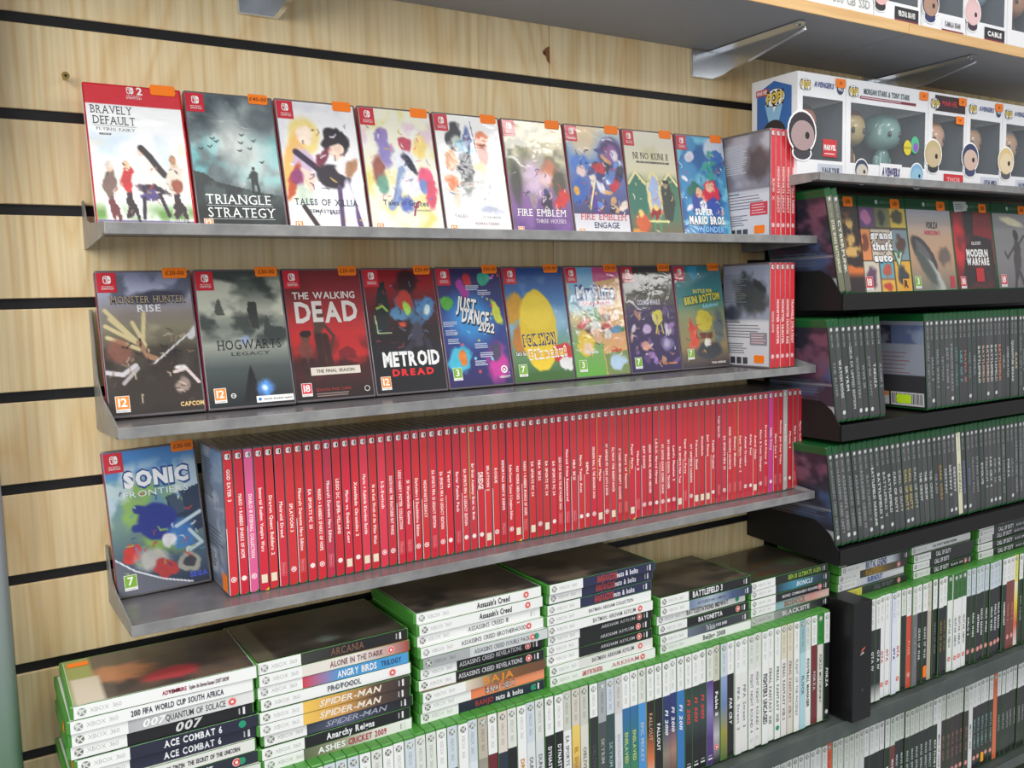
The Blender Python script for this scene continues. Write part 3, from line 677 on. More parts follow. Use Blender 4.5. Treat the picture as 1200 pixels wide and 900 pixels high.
c.poly([(.40, .97), (.48, .78), (.52, .70), (.56, .78), (.58, .86), (.56, .97)], (26, 26, 30)).blob(.66, .88, .09, .05, (90, 150, 230), 0, .9).blob(.66, .88, .035, .02, (200, 226, 255), 0, .8).blob(.5, .52, .05, .03, (170, 190, 240), 0, .9, .8)
p = Pr(); redcorner(p); p.text('HOGWARTS', .004, .0765, .0115, (34, 32, 34), width=.076, serif=True); p.text('LEGACY', .004, .0655, .0040, (50, 48, 50), width=.046, serif=True); p.age(-.0445, .0080, '12', .0175); p.ring(-.0225, .0155, .0022, .0030, WH, 4); p.text('WB', -.0225, .0155, .0018, WH, lay=4)
p.quad(.004, .0052, .049, .0130, (240, 240, 240), 3); p.ell(.008, .0091, .002, .002, (40, 120, 200), 4); p.text('Internet download required', .030, .0091, .0024, (40, 40, 40), width=.034, bold=.02, lay=4)
covers.append((c, p, 'misty grey-green cover with castle towers and a blue glow', (.034, .1660, .028, '£30-00')))

c = Cv(GW, GH, (176, 40, 44), 32)
c.grad([(0, (122, 44, 48)), (.2, (140, 44, 50)), (.5, (206, 44, 46)), (.68, (198, 40, 40)), (.8, (70, 26, 28)), (1, (34, 24, 24))]).cloud((90, 30, 34), 3, 4, .5, .65, .6, .55, .85).blob(.15, .12, .15, .15, (110, 44, 46), 0, .9, .8)
c.blob(.37, .43, .085, .12, (84, 60, 50), 0, .25).blob(.36, .34, .05, .04, (110, 74, 60), 0, .3).blob(.37, .30, .06, .02, (70, 44, 40)).line([(.44, .42), (.56, .52), (.5, .62)], .02, (84, 54, 46)).line([(.36, .52), (.38, .76)], .05, (62, 34, 32)).line([(.45, .52), (.48, .76)], .04, (62, 34, 32))
c.blob(.19, .64, .09, .09, (130, 66, 56), 0, .25).blob(.20, .53, .055, .04, (110, 70, 56), 0, .3).blob(.2, .495, .07, .03, (40, 26, 26)).line([(.15, .7), (.17, .86)], .035, (60, 34, 32)).line([(.24, .7), (.24, .84)], .03, (60, 34, 32)).poly([(.6, .64), (.72, .60), (.82, .64), (.82, .70), (.6, .70)], (130, 30, 34)).cloud((50, 22, 24), 5, 7, .45, .6, .8, .68, .80)
p = Pr(); redcorner(p); p.text('THE WALKING', -.001, .1345, .0085, (226, 220, 214), width=.082, bold=.02, jit=.02); p.text('DEAD', .000, .1130, .0245, (226, 220, 214), width=.082, bold=.035, jit=.02)
p.quad(-.030, .0325, .035, .0425, (224, 216, 204), 3); p.text('THE FINAL SEASON', .002, .0375, .0038, (60, 40, 36), width=.050, bold=.02, lay=4); p.age(-.0445, .0070, '18', .0165); p.text('SEASON PASS CARD', -.003, .0140, .0034, (170, 60, 56), width=.046); p.lines(-.026, .005, .018, .0105, 2, (140, 120, 116)); p.ring(.041, .0118, .0030, .0036, WH, 4)
covers.append((c, p, 'red cover with huge pale block letters and two standing figures', (.034, .1660, .025, '£20-00')))

c = Cv(GW, GH, (60, 24, 28), 42)
c.grad([(0, (140, 26, 34)), (.14, (150, 28, 34)), (.32, (88, 22, 28)), (.48, (40, 22, 28)), (.7, (30, 30, 38)), (1, (22, 22, 28))])
c.blob(.58, .10, .15, .12, (44, 22, 26), 0, .5, .9, .6).poly([(.06, .52), (.12, .3), (.2, .12), (.28, .1), (.32, .3), (.28, .5), (.16, .54)], (36, 38, 40)).line([(.14, .32), (.22, .30), (.28, .34)], .014, (150, 190, 80)).line([(.1, .38), (.12, .52), (.3, .52)], .008, (190, 210, 160))
c.blob(.55, .30, .14, .11, (74, 120, 160), 0, .3).blob(.55, .26, .115, .08, (190, 60, 50), 0, .25).blob(.56, .32, .05, .055, (170, 220, 90), 0, .4).blob(.84, .33, .14, .10, (84, 140, 190), 10, .25).blob(.85, .34, .06, .04, (222, 240, 236), 0, .4).blob(.42, .36, .10, .05, (90, 140, 180), 0, .4).blob(.7, .42, .12, .06, (70, 110, 150), 0, .4).blob(.68, .54, .11, .11, (70, 66, 84), 0, .4).line([(.6, .6), (.36, .74)], .04, (52, 50, 66)).line([(.8, .6), (.84, .72)], .04, (52, 50, 66)).blob(.48, .45, .05, .02, (206, 80, 50), 0, .5)
c.mix(np.clip((c.v - .68) / .04, 0, 1) * .9, (24, 24, 30))
c.strokes(30, [(90, 40, 44), (30, 30, 36), (120, 150, 190), (150, 60, 60)], .1, .06, .92, .62)
p = Pr(); redcorner(p); p.text('METROID', .003, .0465, .0175, (246, 246, 246), width=.082, bold=.05); p.text('DREAD', .003, .0285, .0082, (226, 40, 44), width=.060, bold=.05, track=.16); p.age(-.0445, .0070, '12', .0175)
covers.append((c, p, 'black and dark red cover with white capital title over a red word', (.034, .1660, .025, '£29-99')))

c = Cv(GW, GH, (52, 56, 120), 52)
c.grad([(0, (50, 40, 84)), (.5, (44, 70, 150)), (1, (44, 34, 90))]).blob(.45, .43, .34, .20, (60, 160, 230), 25, .8, .9).blob(.38, .18, .07, .10, (180, 60, 160), -20, .15).blob(.47, .10, .06, .05, (200, 50, 60), 0, .4).blob(.12, .30, .10, .06, (90, 180, 70), 40, .3).blob(.88, .38, .07, .11, (214, 222, 70), -20, .3).blob(.73, .09, .09, .06, (60, 170, 140), 0, .15)
c.blob(.20, .78, .16, .13, (70, 190, 220), 30, .3).blob(.25, .76, .06, .07, (230, 130, 50), 0, .3).blob(.80, .82, .17, .16, (206, 60, 160), 0, .6).blob(.78, .72, .09, .07, (70, 74, 100), 0, .4, .9, .4).spots(26, [(236, 80, 90), (240, 220, 80), (120, 220, 240), (230, 120, 220)], .02, .02, .98, .98, .008, .02, .4)
p = Pr(); redcorner(p)
for t, xx, zz, hh, ww in [('JUST', -.0105, .1160, .0185, .030), ('DANCE', .0015, .0985, .0185, .042), ('2022', .0170, .0835, .0125, .026)]:
    p.text(t, xx + .001, zz - .001, hh, (20, 20, 40), width=ww, bold=.10, slant=.05, ang=R(-12), lay=2); p.text(t, xx, zz, hh, (250, 250, 250), width=ww, bold=.04, slant=.05, ang=R(-12), lay=3)
for k, (xx, zz) in enumerate([(.002, .140), (.020, .133), (-.040, .090), (-.038, .078), (-.036, .066), (.005, .058), (.012, .045), (.002, .034)]): p.lines(xx - .010, zz - .004, xx + .012, zz + .004, 3, (190, 200, 226), 2, k)
p.age(-.0445, .0120, '3', .0175); p.ring(.037, .0230, .0035, .0055, WH, 4); p.ell(.037, .0225, .0018, .0018, WH, 4); p.text('UBISOFT', .037, .0125, .0030, WH, width=.018, bold=.02, lay=4)
covers.append((c, p, 'blue and purple party cover with tilted white title', (.034, .1660, .025, '£20-00')))

c = Cv(GW, GH, (80, 130, 190), 62)
c.grad([(0, (38, 66, 130)), (.25, (70, 120, 180)), (.5, (130, 180, 210)), (.75, (110, 150, 110)), (1, (54, 96, 44))]).cloud((160, 200, 226), 2, 3, .5, .7, .7, .1, .6).blob(.12, .35, .16, .14, (214, 158, 44), 20, .3).blob(.16, .62, .13, .12, (200, 130, 60), 0, .3)
c.blob(.48, .56, .31, .36, (240, 206, 50), 0, .06).blob(.47, .40, .27, .16, (246, 216, 62), 0, .2).blob(.85, .78, .16, .10, (206, 50, 44), 0, .12).blob(.90, .86, .12, .06, (226, 226, 226), 0, .2).blob(.5, 1.0, .5, .08, (62, 104, 48), 0, .3)
p = Pr(); redcorner(p); p.text('POKéMON', -.004, .0620, .0135, (44, 56, 120), width=.056, bold=.13, ang=R(2), lay=2); p.text('POKéMON', -.004, .0622, .0125, (248, 214, 60), width=.053, bold=.03, ang=R(2), lay=3)
p.text("Let's Go", -.037, .0430, .0060, (30, 30, 30), width=.018, bold=.14, lay=2); p.text("Let's Go", -.037, .0430, .0055, (250, 250, 250), width=.017, bold=.03, lay=3)
p.text('Pikachu!', .008, .0420, .0115, (250, 250, 250), width=.066, bold=.14, lay=4, ang=R(3)); p.text('Pikachu!', .008, .0420, .0110, (236, 180, 40), width=.064, bold=.03, lay=5, ang=R(3)); p.age(-.0445, .0100, '7', .0175)
covers.append((c, p, 'blue cover with one big plain yellow shape', (.030, .1660, .025, '£29-99')))

c = Cv(GW, GH, (150, 190, 210), 72)
c.grad([(0, (110, 170, 214)), (.35, (160, 200, 214)), (.55, (150, 170, 130)), (1, (96, 170, 60))]).poly([(.5, 0), (1, 0), (1, .12), (.5, .14)], (196, 80, 130)).poly([(.52, .14), (1, .1), (1, 1), (.56, 1)], (220, 170, 110)).cloud((236, 200, 130), 3, 5, .5, .65, .8, .15, .55).poly([(.56, .8), (1, .78), (1, 1), (.58, 1)], (120, 140, 80))
c.spots(18, [(206, 70, 60), (240, 236, 226), (120, 80, 60), (90, 150, 70), (240, 200, 160)], .05, .42, .95, .62, .03, .08, .3).blob(.24, .70, .16, .12, (230, 196, 60), 0, .2).blob(.26, .74, .10, .06, (240, 206, 172), 0, .25).blob(.45, .56, .09, .06, (236, 234, 226), 0, .2).blob(.46, .64, .08, .07, (226, 180, 140), 0, .3).blob(.83, .66, .12, .08, (226, 170, 120), 0, .3).blob(.83, .59, .12, .04, (90, 150, 190), 0, .3).blob(.66, .62, .07, .06, (236, 230, 220), 0, .3).blob(.80, .88, .15, .08, (180, 206, 230), 0, .3)
c.strokes(34, [(90, 60, 50), (240, 230, 220), (206, 70, 60), (90, 160, 70), (240, 200, 120)], .05, .4, .95, .8)
p = Pr(); redcorner(p); p.text('MySims', .001, .1290, .0170, (40, 70, 150), width=.074, bold=.14, lay=2); p.text('MySims', .001, .1292, .0160, (226, 236, 246), width=.071, bold=.04, lay=3)
p.quad(-.033, .1085, .034, .1165, (232, 226, 232), 3); p.text('Cozy Bundle', .001, .1125, .0055, (206, 60, 110), width=.052, bold=.03, lay=4); p.text('MySims', -.018, .0390, .0050, WH, width=.022, bold=.03, lay=3); p.text('KINGDOM', .028, .0390, .0040, (206, 60, 50), width=.020, bold=.04, lay=3); p.age(-.0445, .0100, '3', .0175)
covers.append((c, p, 'bright cover split into a blue half and a tan half', (.034, .1660, .025, '£20-00')))

c = Cv(GW, GH, (60, 44, 84), 82)
c.grad([(0, (60, 54, 56)), (.3, (96, 92, 74)), (.42, (70, 54, 92)), (1, (48, 36, 84))]).spots(26, [(120, 90, 150), (206, 150, 120), (170, 130, 190), (230, 220, 230), (96, 70, 120)], .05, .42, .95, .92, .02, .06, .4, .9).blob(.62, .48, .10, .08, (226, 214, 80), 20, .2).line([(.6, .56), (.56, .64)], .012, (220, 210, 90)).line([(.68, .56), (.7, .64)], .012, (220, 210, 90)).blob(.75, .74, .12, .08, (120, 110, 160), 0, .2).blob(.75, .74, .07, .05, (180, 170, 200), 0, .4).blob(.32, .76, .08, .05, (220, 160, 140), 30, .3).blob(.38, .60, .08, .05, (206, 180, 220), 0, .4)
c.strokes(30, [(180, 150, 210), (236, 226, 236), (90, 70, 130), (226, 160, 120)], .05, .42, .95, .92)
p = Pr(); redcorner(p); p.text('COSMIC SHAKE', -.004, .1110, .0072, (226, 222, 236), width=.046, bold=.05); p.age(-.0445, .0080, '7', .0175); p.text('THQ NORDIC', .026, .0130, .0030, (236, 160, 80), width=.030, bold=.03)
covers.append((c, p, 'deep purple cover with small floating shapes', (.034, .1660, .025, '£20-00')))

c = Cv(GW, GH, (70, 150, 150), 92)
c.grad([(0, (44, 110, 124)), (.3, (60, 140, 140)), (.48, (150, 156, 110)), (.8, (150, 130, 84)), (1, (56, 50, 60))]).blob(.40, .02, .12, .12, (40, 150, 190), 0, .4, .8).blob(.54, .54, .16, .11, (220, 200, 70), 0, .1).poly([(.40, .66), (.70, .66), (.68, .72), (.42, .72)], (110, 66, 44)).blob(.28, .70, .11, .12, (224, 84, 60), 0, .2).poly([(.18, .64), (.24, .50), (.32, .62)], (214, 76, 60)).blob(.84, .62, .11, .17, (96, 110, 120), 0, .5, .8, .5).blob(.6, .84, .28, .09, (54, 60, 70), -5, .3, .9, .4).blob(.56, .76, .08, .05, (230, 230, 220), 0, .3)
c.strokes(24, [(60, 70, 80), (226, 206, 90), (206, 90, 60), (130, 150, 140)], .1, .5, .95, .9)
p = Pr(); redcorner(p); p.text('BATTLE FOR', .006, .1265, .0055, (236, 220, 90), width=.042, bold=.06); p.text('BIKINI BOTTOM', .003, .1140, .0120, (50, 90, 60), width=.080, bold=.13, ang=R(6)); p.text('BIKINI BOTTOM', .003, .1142, .0112, (236, 220, 80), width=.078, bold=.04, ang=R(6), lay=3); p.text('Rehydrated', .020, .1030, .0055, (150, 220, 236), width=.034, bold=.06, ang=R(6), lay=3)
p.age(-.0400, .0160, '7', .0170); p.text('THQ NORDIC', .026, .0085, .0030, WH, width=.032, bold=.03)
covers.append((c, p, 'teal cover with a yellow tilted title, last face-out case on the middle shelf', (.034, .1660, .025, '£20-00')))
for i, (c, p, lb, st) in enumerate(covers):
    front_case(lb, G2, .3015 + .1063 * i, -.076 + .0015 * i - (.004 if i == 1 else 0), ZS[1] - .0030, W1, H1, D1, R(15.5 - .9 * i), R(random.uniform(-.8, .8)), CLEAR, c.grain(5), p, (220, 60, 100), st)

# ---- lowest grey shelf
c = Cv(GW, GH, (80, 130, 190), 13)
c.grad([(0, (70, 130, 196)), (.25, (96, 150, 196)), (.5, (120, 150, 140)), (.8, (70, 90, 110)), (1, (40, 50, 70))]).cloud((150, 190, 90), 3, 4, .42, .6, .85, .22, .75).cloud((206, 220, 226), 4, 6, .5, .65, .8, .1, .5).poly([(.62, .36), (1, .30), (1, .62), (.7, .66)], (44, 60, 84)).poly([(.64, .36), (.8, .33), (.82, .48), (.68, .5)], (66, 84, 104))
c.blob(.50, .52, .22, .13, (44, 58, 140), -10, .15).line([(.30, .42), (.5, .46)], .05, (44, 58, 140)).line([(.26, .55), (.46, .56)], .045, (44, 58, 140)).blob(.75, .64, .13, .09, (70, 130, 200), 0, .5, .9, .5).blob(.60, .66, .09, .05, (232, 232, 236), 0, .3).blob(.18, .72, .09, .07, (200, 60, 56), 30, .2).blob(.4, .78, .18, .08, (214, 206, 196), 10, .5, .8).blob(.55, .86, .14, .06, (180, 60, 60), 20, .3).line([(.7, .58), (.98, .5)], .02, (200, 220, 230)).line([(.84, .62), (.96, .72), (.82, .76)], .02, (190, 210, 220)).blob(.8, .84, .12, .07, (160, 160, 150), 0, .2).blob(.8, .84, .07, .04, (60, 64, 70), 0, .2)
c.poly([(0, .74), (.2, .84), (.5, .93), (.78, .985), (.78, 1), (0, 1)], (100, 104, 116)).line([(0, .74), (.2, .84), (.5, .93), (.8, .985)], .008, (226, 230, 236))
c.strokes(34, [(230, 236, 240), (50, 60, 120), (150, 190, 100), (200, 70, 60), (90, 150, 200)], .08, .3, .95, .88)
p = Pr(); redcorner(p); p.text('SONIC', .004, .1330, .0170, (44, 80, 150), width=.075, bold=.13, lay=2); p.text('SONIC', .004, .1332, .0160, (244, 246, 248), width=.072, bold=.06, lay=3); p.text('FRONTIERS', .002, .1160, .0070, (236, 242, 248), width=.072, bold=.0, track=.14, lay=3); p.age(-.0445, .0080, '7', .0175); p.text('SEGA', .038, .0125, .0055, (70, 90, 200), width=.020, bold=.05, lay=4)
front_case('blue cover with a sweeping curve, only face-out case on the lowest grey shelf', None, .3010, -.056, ZS[2] - .0030, W1, H1, D1, R(11), R(0), CLEAR, c.grain(5), p, (220, 60, 90), (.037, .1655, .026, '£30-00'), roll=R(-1.5))


# ================================================================== SPINE-OUT CASES
def backcover(seed, W=30, H=50, kind='white'):
    c = Cv(W, H, (196, 200, 210), seed)
    if kind == 'white':
        c.mix((c.v < .55) * 1.0, (128, 124, 136)); c.cloud((196, 196, 206), 2, 3, .4, .6, .8, 0, .5); c.blob(.75, .3, .25, .16, (84, 66, 64), 0, .6, .9, .5); c.mix((c.v > .57) * 1.0, (214, 214, 222))
    elif kind == 'mono':
        c.mix((c.v < .55) * 1.0, (150, 156, 178)); c.blob(.6, .3, .35, .18, (50, 52, 58), 30, .4, .9, .8); c.blob(.8, .22, .18, .03, (40, 40, 46), 40, .4); c.blob(.2, .48, .2, .08, (70, 74, 88), 0, .6); c.mix((c.v > .55) * 1.0, (216, 216, 224))
    elif kind == 'blue':
        c.grad([(0, (120, 150, 190)), (.4, (140, 150, 170)), (1, (110, 120, 140))]); c.cloud((190, 200, 210), 2, 4, .45, .6)
    elif kind == 'dark':
        c.grad([(0, (40, 38, 50)), (.6, (52, 48, 62)), (1, (50, 50, 60))]); c.cloud((116, 76, 96), 4, 6, .45, .62, .9, .05, .55); c.cloud((70, 90, 130), 3, 5, .5, .66, .8, .4, .75); c.mix(((c.v > .6) & (c.v < .63)) * .8, (150, 150, 156)); c.mix(((c.v > .84) & (c.u > .55) & (c.v < .95)) * .8, (206, 206, 210))
    return c


def side_prints(seed, L, Dp, kind):
    """little printed rules, badges and ratings on a visible side cover, x along depth from the spine"""
    p = Pr(); rr = random.Random(seed); inkc = (120, 122, 128) if kind != 'dark' else (96, 98, 106)
    p.lines(.006, L * .62, Dp * .55, L * .90, 14, (206, 206, 212) if kind in ('white',) else inkc, 1, seed)
    p.lines(.008, L * .28, Dp * .9, L * .42, 5, inkc, 1, seed + 1); p.lines(.008, L * .13, Dp * .55, L * .24, 5, inkc, 1, seed + 2)
    if kind in ('white', 'mono'):
        p.quad(Dp * .60, L * .22, Dp * .95, L * .34, (206, 50, 64) if kind == 'white' else (140, 140, 150), 2)
        p.lines(Dp * .63, L * .23, Dp * .93, L * .33, 4, (236, 190, 196), 3, seed)
        for k in range(4): p.quad(Dp * (.06 + .13 * k), .006, Dp * (.16 + .13 * k), .017, (60, 60, 64) if k else (190, 160, 140), 2)
        p.lines(.008, L * .42, Dp * .45, L * .45, 1, (50, 50, 54), 1, seed)
    return p


def spine_case(kind, x, y, z, label, group, spec, vertical=True, lean=0.0, yaw=0.0, side=None, dz=0.0, T=None, L=None, marks=''):
    """kind: 'slim' red, 'tall' white/green, 'mid' grey/green.  Local frame: length on x, depth on +y, thickness on z."""
    L = L or {'slim': .170, 'tall': .190, 'mid': .171}[kind]; T = T or {'slim': .0112, 'tall': .0142, 'mid': .0140}[kind]
    Dp = {'slim': .1045, 'tall': .1355, 'mid': .135}[kind]; shell = {'slim': CLEAR, 'tall': GREEN, 'mid': DGREEN}[kind]
    nm_ = {'slim': 'slim_game_case', 'tall': 'tall_game_case', 'mid': 'green_game_case'}[kind]
    if vertical:
        t = empty(nm_, (x, y, z), (0, R(90) + lean, yaw)); off = (-L / 2, 0, T / 2)
    else:
        t = empty(nm_, (x, y, z), (0, lean, yaw)); off = (L / 2, 0, T / 2)
    tag(t, label, 'game case', group)
    link('case_shell', rbox(-L / 2, 0, -T / 2, L / 2, Dp, T / 2, shell, .0013, 1, 'case_shell'), t, off)
    p = Pr(); a = -L / 2; h = T / 2
    topc, split, body, texts = spec
    if kind == 'slim':
        e = h - .0007
        p.quad(a + .0015, -e, -a - .0015, e, body, 1)
        if 'w' in marks: p.quad(a + .09, -e - .0004, -a - .0025, -e + .0003, (236, 232, 228), 2)
        if 'b' in marks: p.quad(a + .004, -e - .0004, a + .08, -e + .0002, (60, 56, 84), 2)
        if 'y' in marks: p.quad(a + .003, -e - .0004, a + .10, -e + .0004, (236, 190, 60), 2)
        p.quad(a + .003, -e + .0006, a + .0125, e - .0004, tuple(int(k * .9) for k in body), 2)
        o_ = Pr(); o_.twin(0, 0, .0066, WH, body, 3)
        p.add([(a + .0078 + q[2], -q[0]) for q in o_.v], o_.f, o_.c, 3)
        p.poly([(-a - .0045, e), (-a - .0010, e), (-a - .0010, e - .0050)], (40, 110, 60) if 'g' not in marks else (240, 200, 50), 2)
        if 'o' in marks: p.ring(-a - .020, 0, .0022, .0032, (250, 236, 236), 2); p.ell(-a - .020, 0, .0013, .0013, (250, 236, 236), 2)
        if 'n' in marks: p.quad(-a - .030, -.0026, -a - .014, .0026, (236, 120, 128), 2); p.quad(-a - .0295, -.0020, -a - .0145, .0020, body, 3); p.text('Nintendo', -a - .022, 0, .0022, (244, 170, 176), width=.013, lay=4)
        if 'q' in marks: p.quad(-a - .020, -.0034, -a - .010, .0034, (236, 226, 200), 2)
        if 'd' in marks: p.ell(-a - .020, 0, .0030, .0030, (244, 232, 230), 2)
    elif kind == 'tall':
        e = h - .0004; s0 = a + .0035; s1 = -a - .0022; sp_ = s0 + (s1 - s0) * split
        p.quad(s0, -e, sp_, e, topc, 1)
        if isinstance(body, list):
            n = len(body) - 1
            for i in range(n):
                xa, xb = sp_ + (s1 - sp_) * i / n, sp_ + (s1 - sp_) * (i + 1) / n
                p.add([(xa, -e), (xb, -e), (xb, e), (xa, e)], [(0, 1, 2, 3)], [body[i], body[i + 1], body[i + 1], body[i]], 1)
        else: p.quad(sp_, -e, s1, e, body, 1)
        p.orb(s0 + .0075, 0, .0042, random.choice([(112, 116, 108), (128, 132, 124), (150, 156, 150)]))
        p.text('XBOX 360', s0 + .030, 0, .0046, tuple(max(0, k - 62) for k in topc), width=.030, bold=-.01)
    else:
        e = h - .0004; g0 = a + .0130
        p.quad(g0, -e, -a - .0045, e, body, 1)
        p.orb(g0 + .0050, 0, .0034, (170, 172, 172)); p.text('XBOX ONE', g0 + .0225, 0, .0036, (172, 174, 174), width=.022)
    for tx in texts:
        s, cx, wd, hh, c = tx[:5]; fl = tx[5] if len(tx) > 5 else ''
        p.text(s, a + L * cx, 0, T * hh, c, width=L * wd, bold=.03 if 'b' in fl else .005, serif='s' in fl, slant=.25 if 'i' in fl else 0, lay=4)
    if 'r' in marks: p.ell(-a - .026, 0, .0048, .0048, (240, 180, 172), 4); p.ell(-a - .026, 0, .0036, .0036, (214, 70, 66), 5); p.quad(-a - .0275, -.0016, -a - .0245, .0016, (250, 230, 226), 6)
    if 'G' in marks: p.ell(-a - .020, 0, .0042, .0042, (30, 150, 110), 4)
    if 'p' in marks: p.quad(-a - .0130, -.0042, -a - .0105, .0042, (226, 228, 226), 4); p.quad(-a - .0175, -.0035, -a - .0160, .0035, (180, 182, 180), 4)
    if 'm' in marks: p.ell(-a - .016, 0, .0036, .0036, (214, 216, 216), 4)
    wc = {'slim': random.choice([(60, 54, 66), (150, 144, 144), (206, 200, 196), (70, 40, 50), (44, 44, 60)]), 'tall': tuple(body[-1]) if isinstance(body, list) else tuple(body), 'mid': (30, 32, 34)}[kind]
    for sg in (-1, 1):
        o_ = len(p.v); zz = sg * (h + .00012); xa = a + (.013 if kind == 'mid' else .0035)
        p.v += [(xa, .0008, zz), (-a - .0030, .0008, zz), (-a - .0030, Dp - .004, zz), (xa, Dp - .004, zz)]; p.f.append((o_, o_ + 1, o_ + 2, o_ + 3)); p.c += [wc] * 4
    link('spine_sleeve', p.mesh('spine_sleeve'), t, (off[0], -.0003, off[2]))
    if side is not None:
        cv, knd = side; zz = -T / 2 - .0004 if vertical else T / 2 + .0004
        if vertical:   # seen from the left: u runs from the back to the spine
            x0 = -L / 2 + (.013 if kind == 'mid' else .004)
            me = cvmesh(cv, lambda U, V: (x0 + V * (L / 2 - .004 - x0), Dp - .004 - U * (Dp - .006), zz + 0 * U))
            ob = link('cover_insert', me, t, off)
            q = knd if isinstance(knd, Pr) else side_prints(len(label), L, Dp, knd)
            vs = [(L / 2 - v[2], Dp - v[0], zz - .0002 + v[1]) for v in q.v]
            link('lettering', pymesh('lettering', vs, q.f, PRINT, q.c), ob)
        else:
            me = cvmesh(cv, lambda U, V: (-L / 2 + .004 + U * (L - .008), Dp - .004 - V * (Dp - .005), zz + 0 * U))
            link('cover_insert', me, t, off)
    return t


def side_sticker(o, up, back, wd=.022, ht=.0125, material=None):
    """a price label on the left cover of an upright case"""
    s_ = link('price_sticker', sticker_mesh(wd, ht, material or STICK), o, (-up, back, -.0008))
    s_.rotation_euler = Matrix(((0, 0, -1), (-1, 0, 0), (0, 1, 0))).to_euler()


# --- five upright red cases at the right end of the two upper grey shelves
for r_, (zz, nm, knd, titles, txt) in enumerate([(ZS[0] - .003, 'top', 'white', ['RIME X', 'HOGWARTS LEGACY', 'HOGWARTS LEGACY', 'HOGWARTS LEGACY', 'HARVESTELLA RISING'], None),
                                                 (ZS[1] - .003, 'middle', 'mono', ['MONSTER HUNTER', 'MONSTER HUNTER', 'MONSTER HUNTER', 'MONSTER HUNTER RISE', 'TRIANGLE STRATEGY'], None)]):
    for i, tt in enumerate(titles):
        st = (backcover(5 + r_, kind=knd), knd) if i == 0 else None
        o = spine_case('slim', 1.2145 + .0113 * i, -.139, zz, '%s of five upright red cases ending the %s grey shelf' % ('leftmost' if i == 0 else nth(i + 1), nm),
                       'red cases standing at the right shelf ends', (None, 0, (216, 44, 56), [(tt, .56, .42 if i else .2, .42, (250, 226, 224), 'b' if i else 's')]), side=st, marks='ow' if i in (2, 4) else 'o')
        if i == 0:
            side_sticker(o, .015, .022)

# --- the long row of red cases
TI = ['GOD EATER 3', 'MARIO + RABBIDS SPARKS OF HOPE', 'DIABLO III ETERNAL COLLECTION', 'Immortal Realms: Vampire Wars', 'Dragon Quest Builders 2', 'Metroid Dread', 'SPLATOON 3', 'Minecraft Dungeons Hero Edition', 'EA SPORTS FC 25',
      'MARIO + RABBIDS SPARKS OF HOPE', 'Minecraft Dungeons Hero Edition', 'LEGO DC SUPER-VILLAINS', 'Mario vs. Donkey Kong', 'Xenoblade Chronicles 2', 'Mario + Rabbids Kingdom Battle', 'Ni no Kuni: Wrath of the White Witch', '1-2-Switch',
      'SOUTH PARK THE FRACTURED BUT WHOLE', 'LEGO HARRY POTTER COLLECTION', '51 Worldwide Games', 'Darksiders II Deathinitive Edition', 'HOGWARTS LEGACY', 'EA SPORTS FIFA 23 LEGACY EDITION', 'EA SPORTS FIFA 23 LEGACY EDITION', 'Tetris', 'Sugar Puncha Pack',
      'EA SPORTS FIFA 21 LEGACY EDITION', 'Big Brain Academy: Brain vs. Brain', 'DREDGE', 'SPLATOON 2', 'ROGUE', 'IMMORTALS FENYX RISING', 'RollerCoaster Tycoon 3 Complete Edition', 'NO MORE HEROES 3', 'MARIO + RABBIDS SPARKS OF HOPE', 'EA SPORTS FC 24',
      'NBA 2K22', 'EA SPORTS FC 24', 'EA SPORTS FC 24', 'LEGO STAR WARS: THE SKYWALKER SAGA', 'Metroid Prime Remastered', 'NBA 2K21', 'Mario Tennis Aces', 'SIFU', 'DRAGON BALL Z: THE BREAKERS SAGA', 'Paper Mario', 'MY UNIVERSE PET CLINIC CATS & DOGS',
      'DJ MAX THE RESISTANCE', 'IT TAKES HEROES MIGHTY ALLIANCE', 'Story of Seasons', 'Paper Mario', 'Hades II', 'JUST DANCE', 'LEGO MARVEL SUPER HEROES', 'L.E.G.O. Marvel Heroes', 'DC JUSTICE LEAGUE COSMIC CHAOS', 'MY UNIVERSE SCHOOL TEACHER', "Luigi's Mansion 3", 'EA SPORTS PGA Tour',
      'Super Mario Party', 'MY UNIVERSE FASHION', 'Pokemon Shield', 'Xenoblade', 'Just Dance', 'Family Trainer', 'Trading Quest Life', 'EA SPORTS FIFA 22', 'SONIC COLOURS ULTIMATE', 'Disney Illusion', 'Super Mario Maker 2', 'Animal Crossing', 'Kirby Star', 'Astral Chain', 'Mario & Sonic Olympics',
      'Dragon Ball Fighter Z', 'Hello Kitty', 'Mario Kart 8', 'Monster Jam Steel Titans', 'Ring Fit', 'Pikmin 4', 'Super Smash Bros', 'Mario Strikers']
NR = len(TI)
